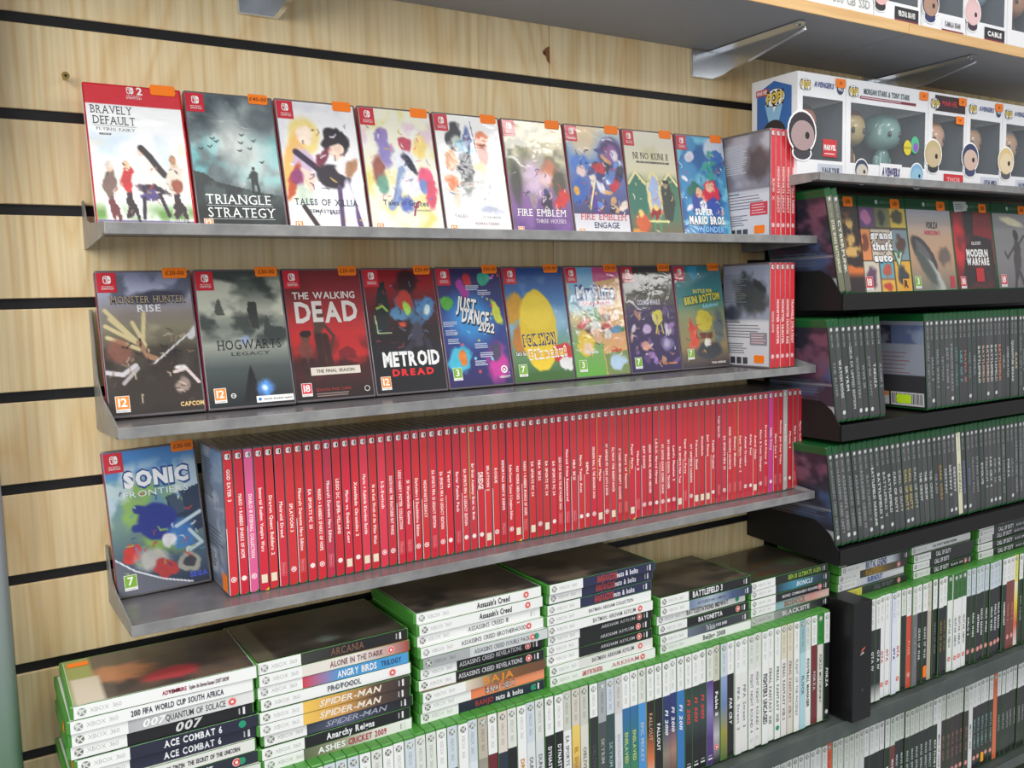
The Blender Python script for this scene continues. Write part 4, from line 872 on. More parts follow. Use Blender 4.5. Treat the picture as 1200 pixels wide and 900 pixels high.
for i, tt in enumerate(TI):
    body = (random.randint(198, 214), random.randint(38, 50), random.randint(50, 62))
    if i in (2, 75): body = (224, 96, 150) if i == 2 else (214, 60, 140)
    if i == 10: body = (192, 52, 76)
    if i in (14, 16): body = (220, 58, 78)
    wd = min(.44, .0165 * len(tt) + .035); cx = .24 if i == 0 else .38 + wd / 2 + random.uniform(-.05, .05) - max(0, wd - .3) * .4
    if i == 65: cx, wd = .28, .2
    mk = random.choice(['n', 'n', 'o', 'd', 'q', 'n', 'o']) + random.choice(['', 'w', 'w', 'b', '']) + ('g' if i in (3, 33, 50) else '') + ('y' if i in (27, 45, 50, 69) else '')
    if i == 78: body = (196, 190, 186)
    if i <= 40: lb = '%s from the left in the long row of red cases' % nth(i + 1)
    else: lb = '%s from the right in the long row of red cases' % nth(NR - i)
    lb = ('pink game case, ' if i in (2, 75) else ('pale grey game case, ' if i == 78 else 'red game case, ')) + lb
    o = spine_case('slim', .3568 + .01165 * i, -.1205 - random.uniform(0, .0015), ZS[2] - .003, lb, 'red cases in the long row on the lowest grey shelf',
               (None, 0, body, [(tt, cx, wd, .33 if tt != 'DREDGE' else .62, (252, 232, 228), 'b')]), side=(backcover(3, kind='blue'), 'dark') if i == 0 else None, marks=mk, T=.0111)
    if i == 0: side_sticker(o, .014, .014, .02, .02)

# --- lying stacks of white and green cases.  (text, centre, width, height, colour, flags)
K = (24, 24, 28); DG = (70, 70, 72); WT = (238, 240, 238); NV = (36, 38, 60); BK = (26, 26, 30); TW = (236, 238, 240)
S = {}
S[0] = [(.1798, 'far left stack'), [
    (WT, .27, WT, [('ADVENTURE', .53, .13, .30, (170, 40, 70), 'b'), ('TIME', .53, .07, .22, (60, 40, 50), 'b'), ("Explore the Dungeon Because I DON'T KNOW!", .72, .22, .30, (90, 40, 60), 'b')], ''),
    (WT, .27, WT, [('2010 FIFA WORLD CUP SOUTH AFRICA', .57, .50, .42, (60, 62, 80), 'b')], ''),
    (WT, .29, [(176, 178, 180), (214, 216, 216), (226, 226, 224)], [('007', .43, .12, .55, (244, 244, 244), 'bi'), ('QUANTUM OF SOLACE', .66, .33, .48, (60, 60, 64), '')], 'r'),
    (WT, .29, BK, [('007', .62, .14, .65, (214, 216, 216), 'bi')], 'p'),
    (WT, .27, NV, [('ACE COMBAT 6', .62, .32, .50, TW, 'bs')], 'G'), (WT, .27, NV, [('ACE COMBAT 6', .62, .32, .50, TW, 'bs')], 'p'),
    (WT, .27, (226, 226, 222), [('THE ADVENTURES OF TINTIN  THE SECRET OF THE UNICORN', .60, .60, .34, (60, 60, 60), 'b')], ''),
    (WT, .27, (38, 44, 56), [('ALICE', .66, .12, .5, (220, 226, 230), 'bi')], 'rG'), (WT, .27, (222, 222, 220), [('ALAN WAKE', .6, .3, .4, DG, 'b')], '')]]
S[1] = [(.3710, 'second stack from the left'), [
    (WT, .27, [(60, 62, 58), BK, (30, 28, 28)], [('ARCANIA', .58, .22, .6, (130, 92, 70), 's')], 'p'),
    (WT, .27, [(226, 222, 212), (228, 224, 216), (160, 60, 56)], [('ALONE IN THE DARK', .63, .36, .55, (226, 226, 222), 'b'), ('ALONE IN THE DARK', .632, .355, .47, (130, 30, 36), 'b')], 'r'),
    (WT, .28, [(206, 60, 70), (70, 150, 206), (70, 150, 206), (74, 154, 210)], [('ANGRY BIRDS', .64, .26, .55, TW, 'b'), ('TRILOGY', .87, .14, .42, (40, 80, 120), 'b')], ''),
    (WT, .27, WT, [('ALPHA', .53, .17, .25, (120, 124, 130), ''), ('PROTOCOL', .54, .22, .45, (110, 114, 122), 'b')], 'r'),
    (WT, .27, [(240, 196, 90), (214, 160, 80), (90, 70, 60), (40, 36, 36)], [('SPIDER-MAN', .58, .40, .50, (236, 224, 206), 'bi')], 'p'), (WT, .27, [(240, 196, 90), (214, 160, 80), (90, 70, 60), (40, 36, 36)], [('SPIDER-MAN', .58, .40, .50, (236, 224, 206), 'bi')], 'p'),
    (WT, .27, [(54, 60, 74), (88, 94, 120), (44, 48, 60), BK], [('SPIDER-MAN', .60, .40, .45, (170, 176, 196), 'i')], 'p'),
    (WT, .27, BK, [('Anarchy Reigns', .58, .32, .52, TW, 'b')], 'p'),
    (WT, .25, [(96, 104, 84), (150, 150, 120), (226, 224, 218), WT], [('ASHES', .44, .18, .50, TW, 'b'), ('CRICKET 2009', .68, .26, .50, (176, 60, 84), 'b')], 'p')]]
S[2] = [(.5705, 'third stack from the left'), [
    (WT, .27, WT, [("Assassin's Creed", .60, .26, .50, (40, 40, 44), 'b')], 'r'), (WT, .27, WT, [("Assassin's Creed", .60, .26, .50, (40, 40, 44), 'b')], 'r'),
    (WT, .27, WT, [("ASSASSIN'S CREED III", .56, .32, .40, (100, 102, 106), '')], 'p'), (WT, .27, WT, [("ASSASSIN'S CREED BROTHERHOOD", .58, .52, .40, (90, 92, 96), '')], 'r'),
    ((168, 172, 174), .36, (206, 210, 212), [("ASSASSIN'S CREED DOUBLE PACK", .62, .44, .40, (96, 100, 106), '')], 'rG'),
    (WT, .28, BK, [("ASSASSIN'S CREED REVELATIONS", .56, .50, .42, (214, 216, 218), '')], 'rp'), (WT, .28, BK, [("ASSASSIN'S CREED REVELATIONS", .56, .50, .42, (214, 216, 218), '')], 'rp'),
    (WT, .33, [(226, 214, 196), (140, 104, 70), (120, 80, 50), (110, 74, 54)], [('BAJA', .60, .24, .62, (220, 140, 50), 'b')], ''),
    (WT, .38, [(232, 130, 84), (236, 140, 90), (238, 150, 110)], [('BAND HERO', .62, .24, .60, (70, 60, 60), 'b'), ('BAND HERO', .622, .235, .52, (244, 240, 234), 'b')], ''),
    (WT, .29, NV, [('BANJO', .50, .14, .45, (170, 60, 60), 'b'), ('nuts & bolts', .70, .22, .48, (232, 232, 236), 'b')], 'pG')]]
bj = (WT, .30, (40, 42, 78), [('BANJO-KAZOOIE', .53, .18, .62, (190, 74, 60), 'b'), ('nuts & bolts', .72, .20, .50, (232, 232, 240), 'b')], 'p')
aa = (WT, .29, BK, [('ARKHAM ASYLUM', .66, .32, .30, (206, 208, 208), 's')], 'rp')
S[3] = [(.7620, 'fourth stack from the left'), [bj, bj, bj, (WT, .27, WT, [('BATMAN ARKHAM COLLECTION', .60, .42, .34, (90, 92, 94), '')], ''), (WT, .27, WT, [('BATMAN: ARKHAM ASYLUM', .62, .40, .42, (90, 92, 94), '')], 'r'), aa, aa, aa,
    (WT, .27, (222, 222, 218), [('BATMAN: ARKHAM ASYLUM', .60, .40, .42, (90, 92, 94), '')], 'r'), (WT, .30, WT, [('GAME OF THE YEAR EDITION', .39, .18, .45, (190, 40, 50), 'b'), ('ARKHAM', .70, .26, .40, (200, 110, 120), 's')], 'r')]]
S[4] = [(.9560, 'fifth stack from the left'), [
    (WT, .30, BK, [('BATTLEFIELD 3', .51, .32, .62, TW, 'b')], 'p'), (WT, .30, [(110, 128, 160), (176, 190, 206), (70, 90, 130), (44, 50, 66)], [('BATTLEFIELD BAD COMPANY', .55, .3, .3, (90, 100, 124), '')], 'p'),
    (WT, .27, WT, [('BATTLESTATIONS: MIDWAY', .56, .46, .48, (90, 92, 84), 'b')], 'G'), (WT, .30, BK, [('BAYONETTA', .56, .26, .48, TW, 'b')], 'rp'),
    (WT, .29, [(110, 118, 136), (50, 54, 64), (66, 68, 74)], [('The Beatles', .55, .10, .6, TW, 's'), ('ROCK BAND', .67, .12, .3, TW, 'b')], 'p'), (WT, .27, WT, [('Beijing 2008', .58, .24, .50, (90, 90, 90), 'b')], '')]]
S[5] = [(1.1500, 'sixth stack from the left'), [
    (WT, .30, [(26, 30, 28), (36, 44, 34), (30, 36, 34)], [('BEN 10 ULTIMATE ALIEN', .68, .42, .50, (150, 190, 60), 'b')], 'p'), (WT, .30, [(20, 40, 50), (70, 140, 170), (40, 80, 100), BK], [('BIONICLE', .66, .2, .5, (206, 230, 236), 'bi')], 'p'),
    (WT, .30, BK, [('BIONIC COMMANDO REARMED', .62, .46, .30, (206, 208, 210), 'b')], 'rp'), (WT, .30, [(130, 170, 180), (150, 176, 180), (206, 150, 140), (230, 200, 190)], [('BIOSHOCK', .55, .26, .62, (150, 100, 60), 'b')], ''),
    ((190, 192, 190), .28, [(150, 152, 154), (70, 72, 76), BK], [('BLACKSITE', .56, .34, .5, (214, 214, 216), 'b')], 'p')]]
S[6] = [(1.3600, 'first stack under the black shelf'), [
    (WT, .10, BK, [('BORDERLANDS', .5, .3, .4, (190, 190, 190), 'b')], ''), (WT, .60, [WT, (206, 214, 226), BK, BK], [('BRUTAL LEGEND', .5, .3, .8, (50, 70, 140), 'b')], 'p'), (WT, .30, [BK, (150, 120, 40), (90, 70, 50), BK], [('BULLETSTORM', .5, .22, .55, (190, 150, 50), 'b')], 'r'),
    (WT, .27, [(226, 226, 226), (190, 206, 226), (220, 220, 226), WT], [('BURNOUT', .55, .22, .6, (60, 80, 150), 'b')], ''), ((226, 214, 90), .32, [(50, 52, 54), (36, 38, 40), BK], [('CALL OF DUTY', .64, .28, .5, (120, 122, 126), 'b')], 'r')]]
S[7] = [(1.5620, 'second stack under the black shelf'), [
    (WT, .27, WT, [('CALL OF DUTY', .6, .3, .3, (60, 60, 64), 'b')], ''), (WT, .27, WT, [('CALL OF DUTY MODERN WARFARE', .55, .4, .3, (80, 80, 84), 'b')], 'd'), (WT, .27, BK, [('CALL OF DUTY', .48, .24, .55, TW, 'b')], ''), (WT, .27, BK, [('CALL OF DUTY', .48, .24, .55, TW, 'b')], ''), (WT, .27, BK, [('CALL OF DUTY', .46, .24, .55, TW, 'b'), ('BLACK OPS', .72, .2, .3, TW, '')], 'rp')]]
cod = (WT, .27, BK, [('CALL OF DUTY', .50, .28, .55, TW, 'b'), ('BLACK OPS', .78, .18, .3, TW, '')], 'p')
S[8] = [(1.7660, 'third stack under the black shelf'), [cod] * 6]
S[9] = [(1.9700, 'stack at the right edge'), [cod] * 5]
for k in range(10):
    (x0, nm), cases = S[k]; n = len(cases)
    for i, sp_ in enumerate(cases):
        z = -.5465 + (n - 1 - i) * .01435
        if i == 0:
            cv = Cv(40, 28, (70, 64, 58), 60 + k); cv.asp = .72
            if k == 0: cv.grad([(0, (84, 78, 70)), (1, (110, 92, 78))]); cv.cloud((60, 56, 62), 3, 2, .4, .6, .8).blob(.30, .5, .16, .18, (196, 130, 90), 0, .5).blob(.55, .75, .16, .14, (190, 66, 76), 0, .4).mix((cv.u < .16) * 1.0, (150, 160, 90)).mix(((cv.u > .03) & (cv.u < .17) & (cv.v > .45)) * 1.0, (214, 204, 186)).blob(.82, .3, .12, .16, (60, 60, 70), 0, .6)
            elif k == 1: cv.cloud((34, 34, 32), 3, 2, .4, .6, .9).blob(.5, .8, .06, .06, (110, 130, 120), 0, .9, .7).mix((cv.u < .12) * 1.0, (96, 92, 76))
            elif k == 5: cv.cloud((70, 90, 60), 3, 2, .45, .6, .8).cloud((90, 60, 40), 2, 3, .5, .7, .9)
            else: cv.cloud((112, 98, 84), 4, 3, .42, .62, .9).cloud((40, 38, 38), 3, 3, .5, .66, .9).blob(.6, .4, .2, .3, (84, 72, 60), 20, .5, .8, .4)
            side = (cv, 'dark')
        else: side = None
        pos = 'topmost' if i == 0 else ('lowest' if i == n - 1 else nth(i + 1) + ' down')
        bc = sp_[2] if not isinstance(sp_[2], list) else sp_[2][len(sp_[2]) // 2]
        o = spine_case('tall', x0 + random.uniform(-.003, .003), -.160 + random.uniform(-.003, .003), z, '%s lying game case, %s in the %s' % (cname(bc), pos, nm), 'cases lying in stacks', sp_[:4], vertical=False,
                       yaw=R(random.uniform(-1.2, 1.2)), side=side, marks=sp_[4])
        if k == 0 and i == 0:
            s_ = link('price_sticker', sticker_mesh(.022, .012, STICK), o, (.018, .115, .0150), (R(-90), 0, 0))
        if k == 0 and i in (2, 4):
            s_ = link('price_sticker', sticker_mesh(.012, .009, STICK), o, (-.0004, .04 if i == 2 else .010, .007), (0, 0, R(-90)))

# --- upright white-topped cases under the stacks
v = []
def V(top, split, body, text='', tc=TW, fl='b', mk='', cx=.60, wd=None, hh=.38): v.append((top, split, body, text, tc, fl, mk, cx, wd, hh))
GR = (222, 226, 218); PB = (206, 216, 224)
for k in range(15): V(GR if k % 3 else WT, .30, random.choice([WT, (206, 206, 200), BK, (90, 92, 96)]), random.choice(['BURNOUT', 'CARS', 'CONAN', 'CRACKDOWN', 'CRYSIS']), DG)
for k in range(10): V(random.choice([GR, WT, PB]), .29, random.choice([BK, NV, WT, (210, 206, 196)]), random.choice(['DEAD RISING', 'DARKSIDERS', 'DEAD SPACE', 'DIRT']), (150, 150, 150))
V(GR, .29, BK, '', TW); V(WT, .30, NV, ''); V(PB, .30, BK, 'D'); V(WT, .28, WT, 'DRAGONS', K, 's', cx=.55); V(PB, .3, [(220, 226, 232), WT], 'DRAGON', DG, 's', cx=.5); V([*(190, 182, 166)], .3, [(150, 144, 130), (226, 222, 212)], 'DRAGON', (120, 110, 90), 's', cx=.5)
V(WT, .29, (110, 34, 44), 'DRAGON'); V((222, 212, 202), .30, (40, 50, 66), 'DRAGON AGE', (206, 206, 206), 's'); V(GR, .29, BK, 'DRAGON AGE', (180, 140, 70), 's'); V(WT, .29, WT, 'DRIVER', (206, 140, 40), 'b', cx=.5); V(PB, .3, (222, 226, 228), 'DUNGEON SIEGE', DG, ''); V((220, 224, 218), .3, (216, 220, 222), 'DUNGEON SIEGE', DG, '')
V(WT, .29, BK, 'DYNASTY WARRIORS'); V(WT, .28, BK, 'DYNASTY WARRIORS'); V((206, 208, 196), .3, WT, 'EA SPORTS FIGHT NIGHT', DG, ''); V((214, 206, 196), .28, [(236, 206, 110), (232, 196, 100), (110, 80, 110), (120, 90, 110)], 'EL SHADDAI', (190, 140, 60)); V((206, 206, 198), .3, (222, 220, 210), 'OBLIVION', (90, 80, 70), 's')
V(WT, .26, (44, 46, 48), 'OBLIVION', (90, 92, 92), 's'); V((168, 172, 176), .32, (74, 80, 84), 'SKYRIM', (190, 194, 194), 's', cx=.55); V(PB, .28, (56, 78, 80), 'SKYRIM', (160, 190, 184), 's'); V((210, 208, 206), .3, (220, 222, 226), 'ENCHANTED', (190, 190, 196)); V(WT, .28, [(50, 110, 170), (50, 120, 110), (90, 150, 70)], 'ENSLAVED', (190, 210, 120)); V(WT, .28, [(50, 110, 170), (50, 120, 110), (90, 150, 70)], 'ENSLAVED', (190, 210, 120))
V(GR, .28, (74, 150, 214), 'EPIC MICKEY', (180, 200, 220)); V(WT, .28, [BK, (60, 34, 30), (220, 120, 70), (226, 210, 196)], 'FALLOUT', (226, 190, 150), 's', cx=.5); V(WT, .28, BK, 'FALLOUT', TW); V(WT, .28, [(44, 56, 110), (40, 50, 100), (150, 130, 120), (50, 44, 50)], 'F1 2010', TW, 'bi', cx=.5, wd=.2); V(WT, .28, [(44, 60, 120), (40, 50, 110), (170, 130, 110), (50, 44, 50)], 'F1 2010', TW, 'bi', cx=.5, wd=.2); V(WT, .28, (50, 120, 190), 'F1 2011', TW, 'bi', cx=.5, wd=.2)
for q in range(3): V(WT, .28, [(40, 60, 50), (60, 76, 76), BK, BK], 'F1 2012', (226, 70, 70), 'bi', 'p', cx=.48, wd=.2)
V(GR, .28, [(86, 56, 130), (140, 130, 190), (86, 56, 130), (80, 50, 120)], '', TW, '', 'p'); V((206, 206, 188), .3, [BK, BK, (190, 190, 196), BK], 'Fable II', TW, 'b', 'r', cx=.5, wd=.2); V(PB, .28, [(150, 166, 206), (110, 130, 176), (160, 150, 60), (90, 110, 60)], ''); V(WT, .28, BK, 'FAR CRY', TW, 'bi')
V(WT, .3, (232, 232, 230), 'FIFA Street 3', (120, 120, 124), ''); V(WT, .3, (232, 232, 230), 'FIFA Street 3', (120, 120, 124), ''); V(GR, .3, (232, 232, 230), 'FIGHT NIGHT ROUND 4', (120, 120, 124), '', 'm'); V(GR, .3, (232, 232, 230), 'FIGHT NIGHT ROUND 4', (120, 120, 124), '', 'm')
NV0 = len(v)
XV0 = 1.3155 - 0.01472 * 100
n1 = len(v); v2 = []; vv = v; v = v2
V(WT, .3, WT, 'FIGHTERS UNCAGED', K, 'b', hh=.6); V(WT, .3, WT, 'FINAL FANTASY XIII', K, 's'); V(WT, .3, WT, 'FINAL FANTASY XIII', K, 's', 'G'); V((222, 214, 196), .3, (232, 230, 228), 'FINAL FANTASY XIII-2', DG, 's'); V((226, 216, 196), .3, (226, 216, 204), 'FINAL FANTASY XIII-2', (130, 90, 80), 's'); V(WT, .3, WT, 'FLIGHT OF THE PHOENIX', (140, 140, 144), '')
V((150, 190, 196), .3, (176, 214, 220), 'FLOCK', (90, 120, 130)); V(GR, .3, WT, 'FOOTBALL MANAGER', K, 'b'); V(WT, .27, (120, 40, 50), 'FORZA', (206, 190, 190)); V((50, 140, 60), .28, (226, 222, 218), 'FORZA MOTORSPORT', DG, ''); V(WT, .28, BK, 'FORZA', TW, 'bi', 'm')
v = vv + v2; NV_ = len(v); XR = 1.3150; pit = .01462
for i, (top, split, body, text, tc, fl, mk, cx, wd, hh) in enumerate(v):
    x = XR - (NV_ - i) * pit
    ln = min(.50, .024 * len(text) + .05) if wd is None else wd
    bc = body if not isinstance(body, list) else body[len(body) // 2]
    spine_case('tall', x, -.177 - random.uniform(0, .003), -.7360, '%s upright game case, %s to the left of the tall black box' % (cname(bc), nth(NV_ - i)),
               'upright cases under the stacks', (tuple(top), split, body, [(text, cx, ln, hh, tc, fl)] if text else []), marks=mk, yaw=R(random.uniform(-.6, .6)))

# tall black box set
t = empty('box_set', (1.3330, -.212, -.7360), (0, 0, R(-1))); tag(t, 'tall black box set standing between the upright white-spined cases', 'game box')
link('slipcase', rbox(0, 0, 0, .047, .15, .2035, BLACKP, .0012, 2, 'slipcase'), t)
p = Pr(); p.poly([(.017, .118), (.026, .121), (.031, .127), (.022, .124)], (190, 90, 60), 2); p.poly([(.016, .113), (.027, .116), (.024, .119)], (206, 200, 196), 2); p.lines(.020, .05, .028, .056, 2, (70, 70, 74), 2, 3)
link('lettering', p.mesh(), t, (0, -.0003, 0))

# upright cases right of the black box
v = []
V((190, 60, 50), .10, [WT, (150, 150, 160), (40, 50, 50), WT], ''); 
for q in range(3): V(WT, .30, [BK, BK, BK, BK, WT], 'GTA IV', TW, 'b')
V(WT, .30, WT, 'GTA', (206, 60, 80), 'b', 'r'); V(WT, .30, WT, 'GTA', (206, 60, 80), 'b', 'r'); V((226, 228, 244), .3, (232, 234, 248), 'GTA', (60, 60, 110)); V(WT, .3, WT, 'GTA', (206, 60, 80), 'b', 'r'); V(GR, .26, BK, '', TW)
V(WT, .28, (214, 74, 54), 'FUSE', (240, 160, 140), 'b', 'r'); V(GR, .28, (110, 112, 116), 'GAME OF THRONES', (150, 150, 156)); V(WT, .28, BK, 'GEARS OF WAR', TW, 's'); V(WT, .28, BK, 'GEARS OF WAR', TW, 's'); V((206, 206, 190), .3, (190, 176, 160), '')
V(WT, .30, BK, 'GEARS OF WAR', (140, 140, 144), 's'); V(WT, .30, BK, 'GEARS OF WAR', (170, 150, 60), 's'); V(WT, .30, BK, 'GEARS OF WAR', (150, 130, 60), 's')
for q in range(4): V((50, 110, 50), .26, WT, 'GUITAR HERO', (130, 130, 130), 'b', 'r')
for q in range(8): V(PB, .28, BK, random.choice(['HALO REACH', 'HALO WARS', 'HALO 3', 'HITMAN']), TW, 'b', 'r')
V(WT, .28, BK, 'HOMEFRONT', TW); V(WT, .26, (130, 60, 50), 'HALO 4', (200, 130, 110), 'b', 'r'); V(WT, .26, (130, 60, 50), 'HALO 4', (200, 130, 110), 'b', 'r'); V((236, 226, 120), .3, [(240, 240, 220), (244, 214, 60), (226, 90, 60), WT], ''); 
for q in range(9): V(WT, .28, random.choice([BK, WT, NV]), 'JUST CAUSE', (150, 150, 150), 'b')
x = 1.3850
for i, (top, split, body, text, tc, fl, mk, cx, wd, hh) in enumerate(v):
    ln = min(.42, .022 * len(text) + .05); bc = body if not isinstance(body, list) else body[len(body) // 2]
    y_ = -.180 - random.uniform(0, .004)
    o = spine_case('tall', x, y_, -.7360, '%s upright game case, %s to the right of the tall black box' % (cname(bc), nth(i + 1)), 'upright cases right of the box set', (tuple(top), split, body, [(text, cx, ln, hh, tc, fl)] if text else []), marks=mk, yaw=R(random.uniform(-1, 1)))
    if i == 12: link('price_sticker', sticker_mesh(.022, .0095, STICK), o, (-.022, -.0012, .007))
    x += .01475 + (.004 if i in (13,) else 0)

# lowest row
v = []
for k in range(11): V((176, 186, 176) if k < 5 else WT, .30, WT if k > 6 else (150, 160, 156), random.choice(['KINECT', 'KAMEO', 'KUNG FU']), (150, 150, 150), '')
V(WT, .28, (190, 140, 60), 'L.A. NOIRE'); V(WT, .28, (60, 100, 150), 'LEGO')
for k in range(5): V(WT, .3, WT, 'LEGO STAR WARS', (170, 170, 170), '')
V((230, 100, 60), .3, WT, 'LEFT 4 DEAD', DG)
for k in range(6): V(GR, .3, (226, 228, 226), random.choice(['LIPS', 'LOST ODYSSEY', 'LOST PLANET']), DG, 'b')
for k in range(5): V(WT, .3, BK, 'MAFIA II', TW, 'b', '', .62)
V((214, 224, 214), .3, (120, 50, 50), 'MASS EFFECT', TW)
for k in range(8): V(GR, .28, BK, 'MASS EFFECT 3', (190, 206, 206), 'b', 'r')
V(WT, .28, BK, 'MAX PAYNE 3'); V(WT, .3, WT, 'MEDAL OF HONOR', DG, '')
for k in range(6): V(GR, .28, (44, 34, 34), 'METAL GEAR', (170, 120, 110), 's', 'r')
V(WT, .3, WT, 'METRO 2033', DG, '')
for k in range(5): V(WT, .28, BK, 'MORTAL KOMBAT', (150, 190, 190), '', 'r')
V((226, 110, 60), .3, (226, 110, 60), '')
for k in range(9): V(WT, .28, BK, 'NARUTO', (190, 190, 190), '')
NL = len(v); x = 1.105
for i, (top, split, body, text, tc, fl, mk, cx, wd, hh) in enumerate(v):
    ln = min(.42, .022 * len(text) + .05); bc = body if not isinstance(body, list) else body[0]
    o = spine_case('tall', x, -.130 - random.uniform(0, .003), -1.0040, '%s upright game case, %s from the left in the lowest row' % (cname(bc), nth(i + 1)), 'upright cases in the lowest row',
                   (tuple(top), split, body, [(text, cx, ln, hh, tc, fl)] if text else []), marks=mk, yaw=R(random.uniform(-1, 1)))
    if i == 50: link('price_sticker', sticker_mesh(.020, .010, mat('yellow_orange_sticker', (255, 176, 40), .5)), o, (-.020, -.0012, .007))
    x += .01475

# green case lying below, bottom right corner
for i in range(3):
    spine_case('tall', 1.88 + .2 * i, -.285, -1.125, 'green lying game case below the lowest shelf, %s' % ('at the bottom right corner' if i == 0 else ('second from the corner' if i == 1 else 'third from the corner')), 'green cases under the lowest shelf', (WT, .3, WT, []), vertical=False)
plain_shelf(1.6, 2.5, -.30, -1.1230, .02, 'dark grey shelf below the bottom right corner')


# ================================================================== BLACK SHELVES
def mid_row(x0, n, y, z, pitch, lean0, lean1, where, group, titles, side0, seed):
    rr = random.Random(seed); x = x0
    for i in range(n):
        g = rr.randint(60, 78); body = (g, g, g + 2); tt, tc = titles[i % len(titles)] if not callable(titles) else titles(i)
        if callable(titles) and tt == 'WHITE': body = (222, 220, 190); tt = 'TITANFALL'; tc = (60, 60, 60)
        ln = lean0 + (lean1 - lean0) * min(1, i / max(1, n - 1))
        lf = min(.60, .032 * len(tt) + .05); cx = .58
        o = spine_case('mid', x, y - rr.uniform(0, .002), z, '%s spine, %s from the left in %s' % (cname(body) if max(body) > 100 else 'dark grey', nth(i + 1), where), group,
                   (None, 0, body, [(tt, cx, lf, .42, tc, 'b' if i % 3 else '')]), lean=-ln, side=side0 if i == 0 else None, marks=rr.choice(['m', 'm', '', '', '']), T=.0133)
        if i == 0 and isinstance(side0[1], Pr): side_sticker(o, .018, .045, .030, .016, LIME)
        x += pitch


Wc = (214, 214, 214); Gc = (150, 152, 154)
def dtitles(i):
    seq = [('ASSASSIN\'S CREED ORIGINS', Gc), ('ASSASSIN\'S CREED UNITY', Gc), ("ASSASSIN'S CREED", Gc), ('ASSASSINS CREED', Gc), ('ASSASSINS CREED', Gc), ('ASSASSINS CREED IV', Gc), ('BATTLEFIELD 4', Gc), ('BATTLEFIELD HARDLINE', Wc), ('BATTLEFIELD 1', Wc), ('BATTLEFIELD V', Wc), ('BATTLEFIELD', Wc), ('CALL OF DUTY', Wc),
           ('CALL OF DUTY', Wc), ('CALL OF DUTY', (206, 190, 110)), ('CALL OF DUTY', (206, 190, 110)), ('CALL OF DUTY', Wc), ('THE CREW', Wc), ('THE CREW', Wc), ('THE CREW', Wc), ('CRASH', Gc), ('DARK SOULS', (190, 150, 70)), ('DESTINY', Wc), ('DESTINY 2', Wc), ('DESTINY', Wc), ('WHITE', Wc), ('DISHONORED', (120, 130, 170)), ('DOOM', (120, 130, 170)), ('DRAGON BALL', Gc),
           ('DYING LIGHT', Gc), ('EVOLVE', Wc), ('FALLOUT 4', Wc), ('FAR CRY 4', Wc), ('FIFA 16', Gc), ('FIFA 17', Wc), ('FINAL FANTASY XV', Gc), ('FORZA', Wc), ('GEARS', Gc)]
    return seq[i % len(seq)]


mid_row(1.3160, 56, -.1880, -.4395, .0142, R(9), R(3), 'the lowest black shelf row', 'grey spines on the lowest black shelf', dtitles, (backcover(8, kind='dark'), 'dark'), 3)
mid_row(1.3150, 9, -.1880, -.2340, .0138, R(9), R(7), 'the short middle black shelf row', 'grey spines left on the middle black shelf', [('THE ELDER', Gc), ('WATCH DOGS', Wc), ('SKYRIM', Wc), ('DEUS EX LIMITED EDITION', Wc), ('WOLFENSTEIN', Gc), ('WWE 2K', Gc), ('ZOMBIE ARMY', Gc), ('YAKUZA', Wc), ('XCOM 2', Gc)], (backcover(9, kind='dark'), 'dark'), 4)


def ctitles(i):
    seq = [('GRAND THEFT AUTO', Gc), ('HALO 5', Gc), ('HALO WARS 2', Gc), ('HITMAN', Gc), ('JUST CAUSE 3', Gc), ('KINGDOM HEARTS', Gc), ('LEGO WORLDS', (110, 160, 160)), ('LIES OF P', (110, 160, 160)), ('MAFIA III', (180, 110, 110)), ('MAD MAX', Gc), ('METRO', Gc), ('BATTLEFIELD', Wc), ('BATTLEFIELD', (222, 190, 170)), ('BATTLEFIELD', (222, 190, 170)), ('BATTLEFIELD', Wc), ('BATTLEFIELD', Wc), ('BATTLEFIELD', (222, 140, 90)), ('NBA', Gc), ('OVERWATCH', Wc), ('QUANTUM BREAK', Wc), ('RARE', (206, 190, 150))]
    return seq[i % len(seq)]


# the back cover seen at the left end of the right row
c = Cv(44, 56, (60, 60, 64), 77)
c.mix((c.v < .30) * 1.0, (56, 56, 72)); c.mix(((c.v < .30) & (c.u > .5)) * 1.0, (96, 110, 146)); c.cloud((150, 160, 180), 4, 5, .5, .6, .7, .1, .3); c.mix(((c.v > .27) & (c.v < .62)) * 1.0, (150, 156, 170)); c.mix((c.v < .05) * 1.0, (140, 146, 160))
p = Pr(); p.lines(.010, .062, .125, .105, 6, (150, 100, 104), 1, 4); p.quad(.006, .006, .060, .030, (214, 214, 216), 1); p.quad(.006, .022, .060, .030, (230, 150, 90), 2); p.quad(.064, .006, .130, .030, (214, 214, 216), 1)
for k in range(22): p.quad(.066 + k * .0028, .009, .066 + k * .0028 + (.0012 if k % 3 else .0018), .028, (50, 50, 54), 2)
mid_row(1.5540, 40, -.1880, -.2340, .0137, R(5), R(3), 'the long middle black shelf row', 'grey spines right on the middle black shelf', ctitles, (c, p), 6)
# --- face-out cases on the upper black shelf
W2, H2, D2 = .136, .171, .014
GB = 'face-out cases on the upper black shelf'
BW, BH = 60, 72


